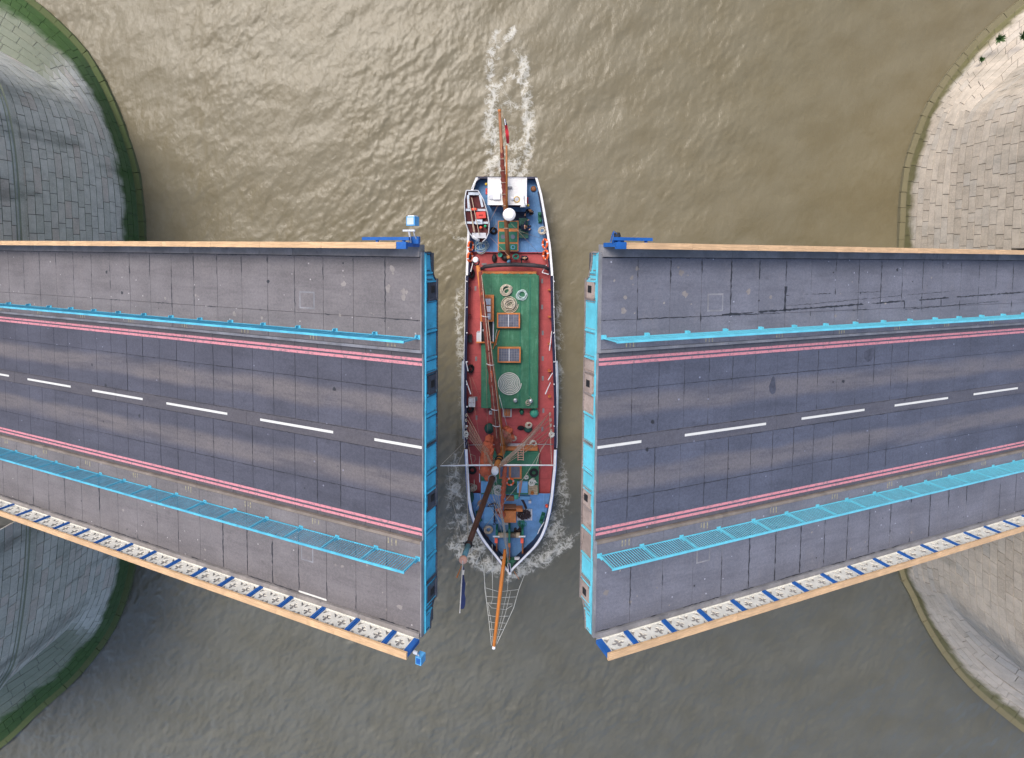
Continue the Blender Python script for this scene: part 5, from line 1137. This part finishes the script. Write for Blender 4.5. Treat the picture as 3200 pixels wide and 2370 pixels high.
tag(cc.build('anchor_chain', G['chain_rust'], loc=P(1635, 1570, 1.64), smooth=True, recalc=False), 'rusty anchor chain leading aft from the grating', 'chain')
cc = MB()
for k in range(9): cc.torus(P(1624 + .3 * k, 1634 + k * 3.2, 1.72), .075, .025, Matrix.Rotation(R_(90 * (k % 2)), 3, 'Y'), 8, 4)
for k in range(26): cc.torus(P(1617 + rd.uniform(-9, 9), 1659 + rd.uniform(-7, 6), 1.72 + .1 * rd.random()), .07, .025, Matrix.Rotation(rd.uniform(0, 3), 3, 'X'), 8, 4)
tag(cc.build('anchor_chain', G['chain_rust'], loc=P(1624, 1650, 1.64), smooth=True, recalc=False), 'dark chain pile between the grating and the windlass barrel', 'chain')
def bollard(label, x, y, z, rot):
    c = P(x, y, z); t = thing('double_bollard', label, 'bollard', c, 'green double bollards'); M = Matrix.Rotation(rot, 3, 'Z')
    MB().box(c + Vector((0, 0, .05)), (.28, .85, .1), M).build('base', G['paint_green'], t)
    for s_ in (-1, 1): MB().lathe(c + M @ Vector((0, .24 * s_, .1)), [(.1, 0), (.09, .2), (.13, .24), (.12, .3), (.05, .33)], 12).build('drum', G['paint_green'], t, smooth=True)
bollard('green double bollard on the aft blue deck at the port side', 1687, 681, 1.51, .05); bollard('green double bollard on the foredeck at the port side', 1694, 1617, 1.63, -.28)
bollard('green double bollard half under the leaning topmast on the foredeck', 1497, 1612, 1.63, .3)
loose('deck_cushion', 'wood_boom', 'orange brown round cushion near the port corner of the stern', 'cushion', 1667, 591, 1.52, [(.2, 0), (.22, .08), (.14, .14), (.03, .15)])
for x, y, lab in ((1520, 577, 'starboard'), (1650, 643, 'port')): loose('lantern', 'yellow_plastic', 'small yellow lantern at the %s side of the wheelhouse' % lab, 'lantern', x, y, 2.7, [(.09, 0), (.11, .12), (.07, .2), (.02, .24)], 'yellow wheelhouse lanterns')
for x, y, lab in ((1521, 600, 'starboard'), (1648, 628, 'port')): loosebox('extinguisher', 'red_plastic', 'red extinguisher case on the %s wall of the wheelhouse' % lab, 'extinguisher', x - 2.5, x + 2.5, y - 9, y + 9, 2.6, 2.2, group='red cases on the wheelhouse')
loose('black_boot_bag', 'black', 'black kit bag on the red deck left of the mizzen mast', 'bag', 1545, 808, 1.24, [(.16, 0), (.2, .1), (.16, .22), (.05, .28)], sq=1.7)
loose('rope_basket', 'rope_green', 'green basket at the foot of the mizzen mast', 'basket', 1563, 797, 1.51, [(.13, 0), (.18, .22), (.15, .22), (.12, .05)])
loose('blue_cloth_bundle', 'box_blue', 'blue cloth bundle at the foot of the mizzen mast', 'cloth', 1590, 816, 1.24, [(.12, 0), (.17, .1), (.1, .22), (.03, .26)], sq=1.4)
loose('dark_kit_bundle', 'black', 'dark heap of gear around the foot of the mizzen mast', 'gear', 1580, 806, 1.24, [(.3, 0), (.34, .16), (.22, .34), (.08, .42)], sq=.8)
loose('mooring_buoy', 'orange_bright', 'red and orange gear hung inside the port bow bulwark', 'gear', 1708, 1578, 1.8, [(.05, 0), (.13, .12), (.12, .3), (.04, .4)])
loose('tarpaulin_roll', 'tarp_green', 'dark green roll at the starboard bow bulwark', 'roll', 1474, 1552, 1.63, [(.14, 0), (.2, .12), (.17, .3), (.06, .36)], sq=2.2)

# ------------------------------------------------------------------ crew
def skinmesh(name, vs_, es, rad, sub=1, root=0):
    me = bpy.data.meshes.new(name); me.from_pydata(vs_, es, []); ob = bpy.data.objects.new(name, me); COL.objects.link(ob)
    md = ob.modifiers.new('s', 'SKIN'); md.use_smooth_shade = True
    for i, r in enumerate(rad):
        sv = me.skin_vertices[0].data[i]; sv.radius = (r, r) if not isinstance(r, tuple) else r; sv.use_root = (i == root)
    s2 = ob.modifiers.new('d', 'SUBSURF'); s2.levels = sub; s2.render_levels = sub
    out = bpy.data.meshes.new_from_object(ob.evaluated_get(bpy.context.evaluated_depsgraph_get())); bpy.data.objects.remove(ob); out.name = name
    out.polygons.foreach_set('use_smooth', [True] * len(out.polygons)); return out
def person(label, x, y, z, face, top, legs, hair, armL, armR, lean=0.0, sit=False):
    c = P(x, y, z); M = Matrix.Translation(c) @ Matrix.Rotation(face, 4, 'Z'); t = thing('person', label, 'person', M=M, group='crew on the aft deck')
    hip = .52 if sit else .92; dz_ = hip - .92; L_ = lambda a, b, c_: (a, b + lean * max(0, c_ - .92), c_ + dz_)   # faces +y
    J = [L_(0, 0, .95), L_(0, .01, 1.15), L_(0, 0, 1.38), L_(0, .01, 1.50), L_(0, .03, 1.58), L_(0, .03, 1.70)]; R0 = [.13, .12, .14, .05, .075, .085]; Eg = [(0, 1), (1, 2), (2, 3), (3, 4), (4, 5)]
    for sg, arm in ((-1, armL), (1, armR)):
        o = len(J); J += [L_(sg * .19, 0, 1.40), L_(sg * arm[0][0], arm[0][1], arm[0][2]), L_(sg * arm[1][0], arm[1][1], arm[1][2]), L_(sg * arm[2][0], arm[2][1], arm[2][2])]
        R0 += [.06, .045, .034, .04]; Eg += [(2, o), (o, o + 1), (o + 1, o + 2), (o + 2, o + 3)]
        w_ = Vector(J[o + 3]); f_ = (w_ - Vector(J[o + 2])).normalized()
        for k, (dx, ln) in enumerate(((-.03, .07), (-.01, .085), (.012, .08), (.03, .065), (-.05, .04))):
            J.append(tuple(w_ + f_ * ln + Vector((dx * (1 if k < 4 else 1.2) * sg, 0, -.01)))); R0.append(.011); Eg.append((o + 3, len(J) - 1))
    for sg in (-1, 1):
        o = len(J)
        if sit: J += [(sg * .1, .0, .5), (sg * .12, .42, .5), (sg * .12, .45, .1), (sg * .12, .6, .04)]
        else: J += [(sg * .1, 0, .86), (sg * .11, .03, .50), (sg * .11, 0, .1), (sg * .12, .16, .04)]
        R0 += [.095, .065, .045, .04]; Eg += [(0, o), (o, o + 1), (o + 1, o + 2), (o + 2, o + 3)]
    o_ = link('body', skinmesh('body', J, Eg, R0), G['skin'], t)
    link('jacket', skinmesh('jacket', J[:3] + [J[6], J[7], J[8]] + [J[15], J[16], J[17]], [(0, 1), (1, 2), (2, 3), (3, 4), (4, 5), (2, 6), (6, 7), (7, 8)], [.165, .16, .17, .085, .068, .052, .085, .068, .052]), G[top], t)
    lg = len(J) - 8
    link('trousers', skinmesh('trousers', [J[0]] + J[lg:lg + 3] + J[lg + 4:lg + 7], [(0, 1), (1, 2), (2, 3), (0, 4), (4, 5), (5, 6)], [.16, .115, .085, .065, .115, .085, .065]), G[legs], t)
    h = Vector(J[5]); m = MB(); m.lathe(h + Vector((0, -.012, .02)), [(.085, -.07), (.104, -.02), (.102, .04), (.075, .085), (.02, .105)], 12); m.build('hair', G[hair], t, smooth=True, local=True)
    m = MB(); m.lathe(h + Vector((0, .095, -.035)), [(.012, -.03), (.02, -.02), (.01, .03)], 6); m.build('nose', G['skin'], t, smooth=True, local=True)
    for sg in (-1, 1):
        MB().lathe(h + Vector((sg * .035, .082, -.005)), [(.006, -.008), (.012, 0), (.006, .008)], 6).build('eye', G['black'], t, smooth=True, local=True); MB().lathe(h + Vector((sg * .095, -.005, -.03)), [(.008, -.03), (.018, 0), (.008, .03)], 6).build('ear', G['skin'], t, smooth=True, local=True)
    for k in range(2): q = J[lg + 3 + 4 * k]; MB().lathe((q[0], q[1] - .07, .05), [(.06, -.05), (.065, 0), (.045, .05)], 8, Matrix.Diagonal((.85, 1.9, 1))).build('shoe', G['black'], t, smooth=True, local=True)
    return t
down = ((.25, .02, 1.12), (.24, .1, .88), (.23, .13, .80)); fwd = ((.27, .12, 1.15), (.2, .38, 1.1), (.16, .46, 1.1)); out_ = ((.36, .08, 1.18), (.5, .28, 1.1), (.54, .36, 1.08))
person('person in dark jacket with fair hair standing by the black horse beam', 1638, 806, 1.24, math.pi, 'black_cloth', 'navy_cloth', 'hair_fair', down, fwd)
person('person in dark jacket with brown hair at the wheelhouse corner', 1656, 664, 1.51, math.pi * .8, 'black_cloth', 'black_cloth', 'hair_brown', down, fwd)
person('person in navy sitting between the two green padded seats', 1634, 712, 1.6, -math.pi / 2, 'navy_cloth', 'navy_cloth', 'hair_brown', out_, fwd, lean=.25, sit=True)
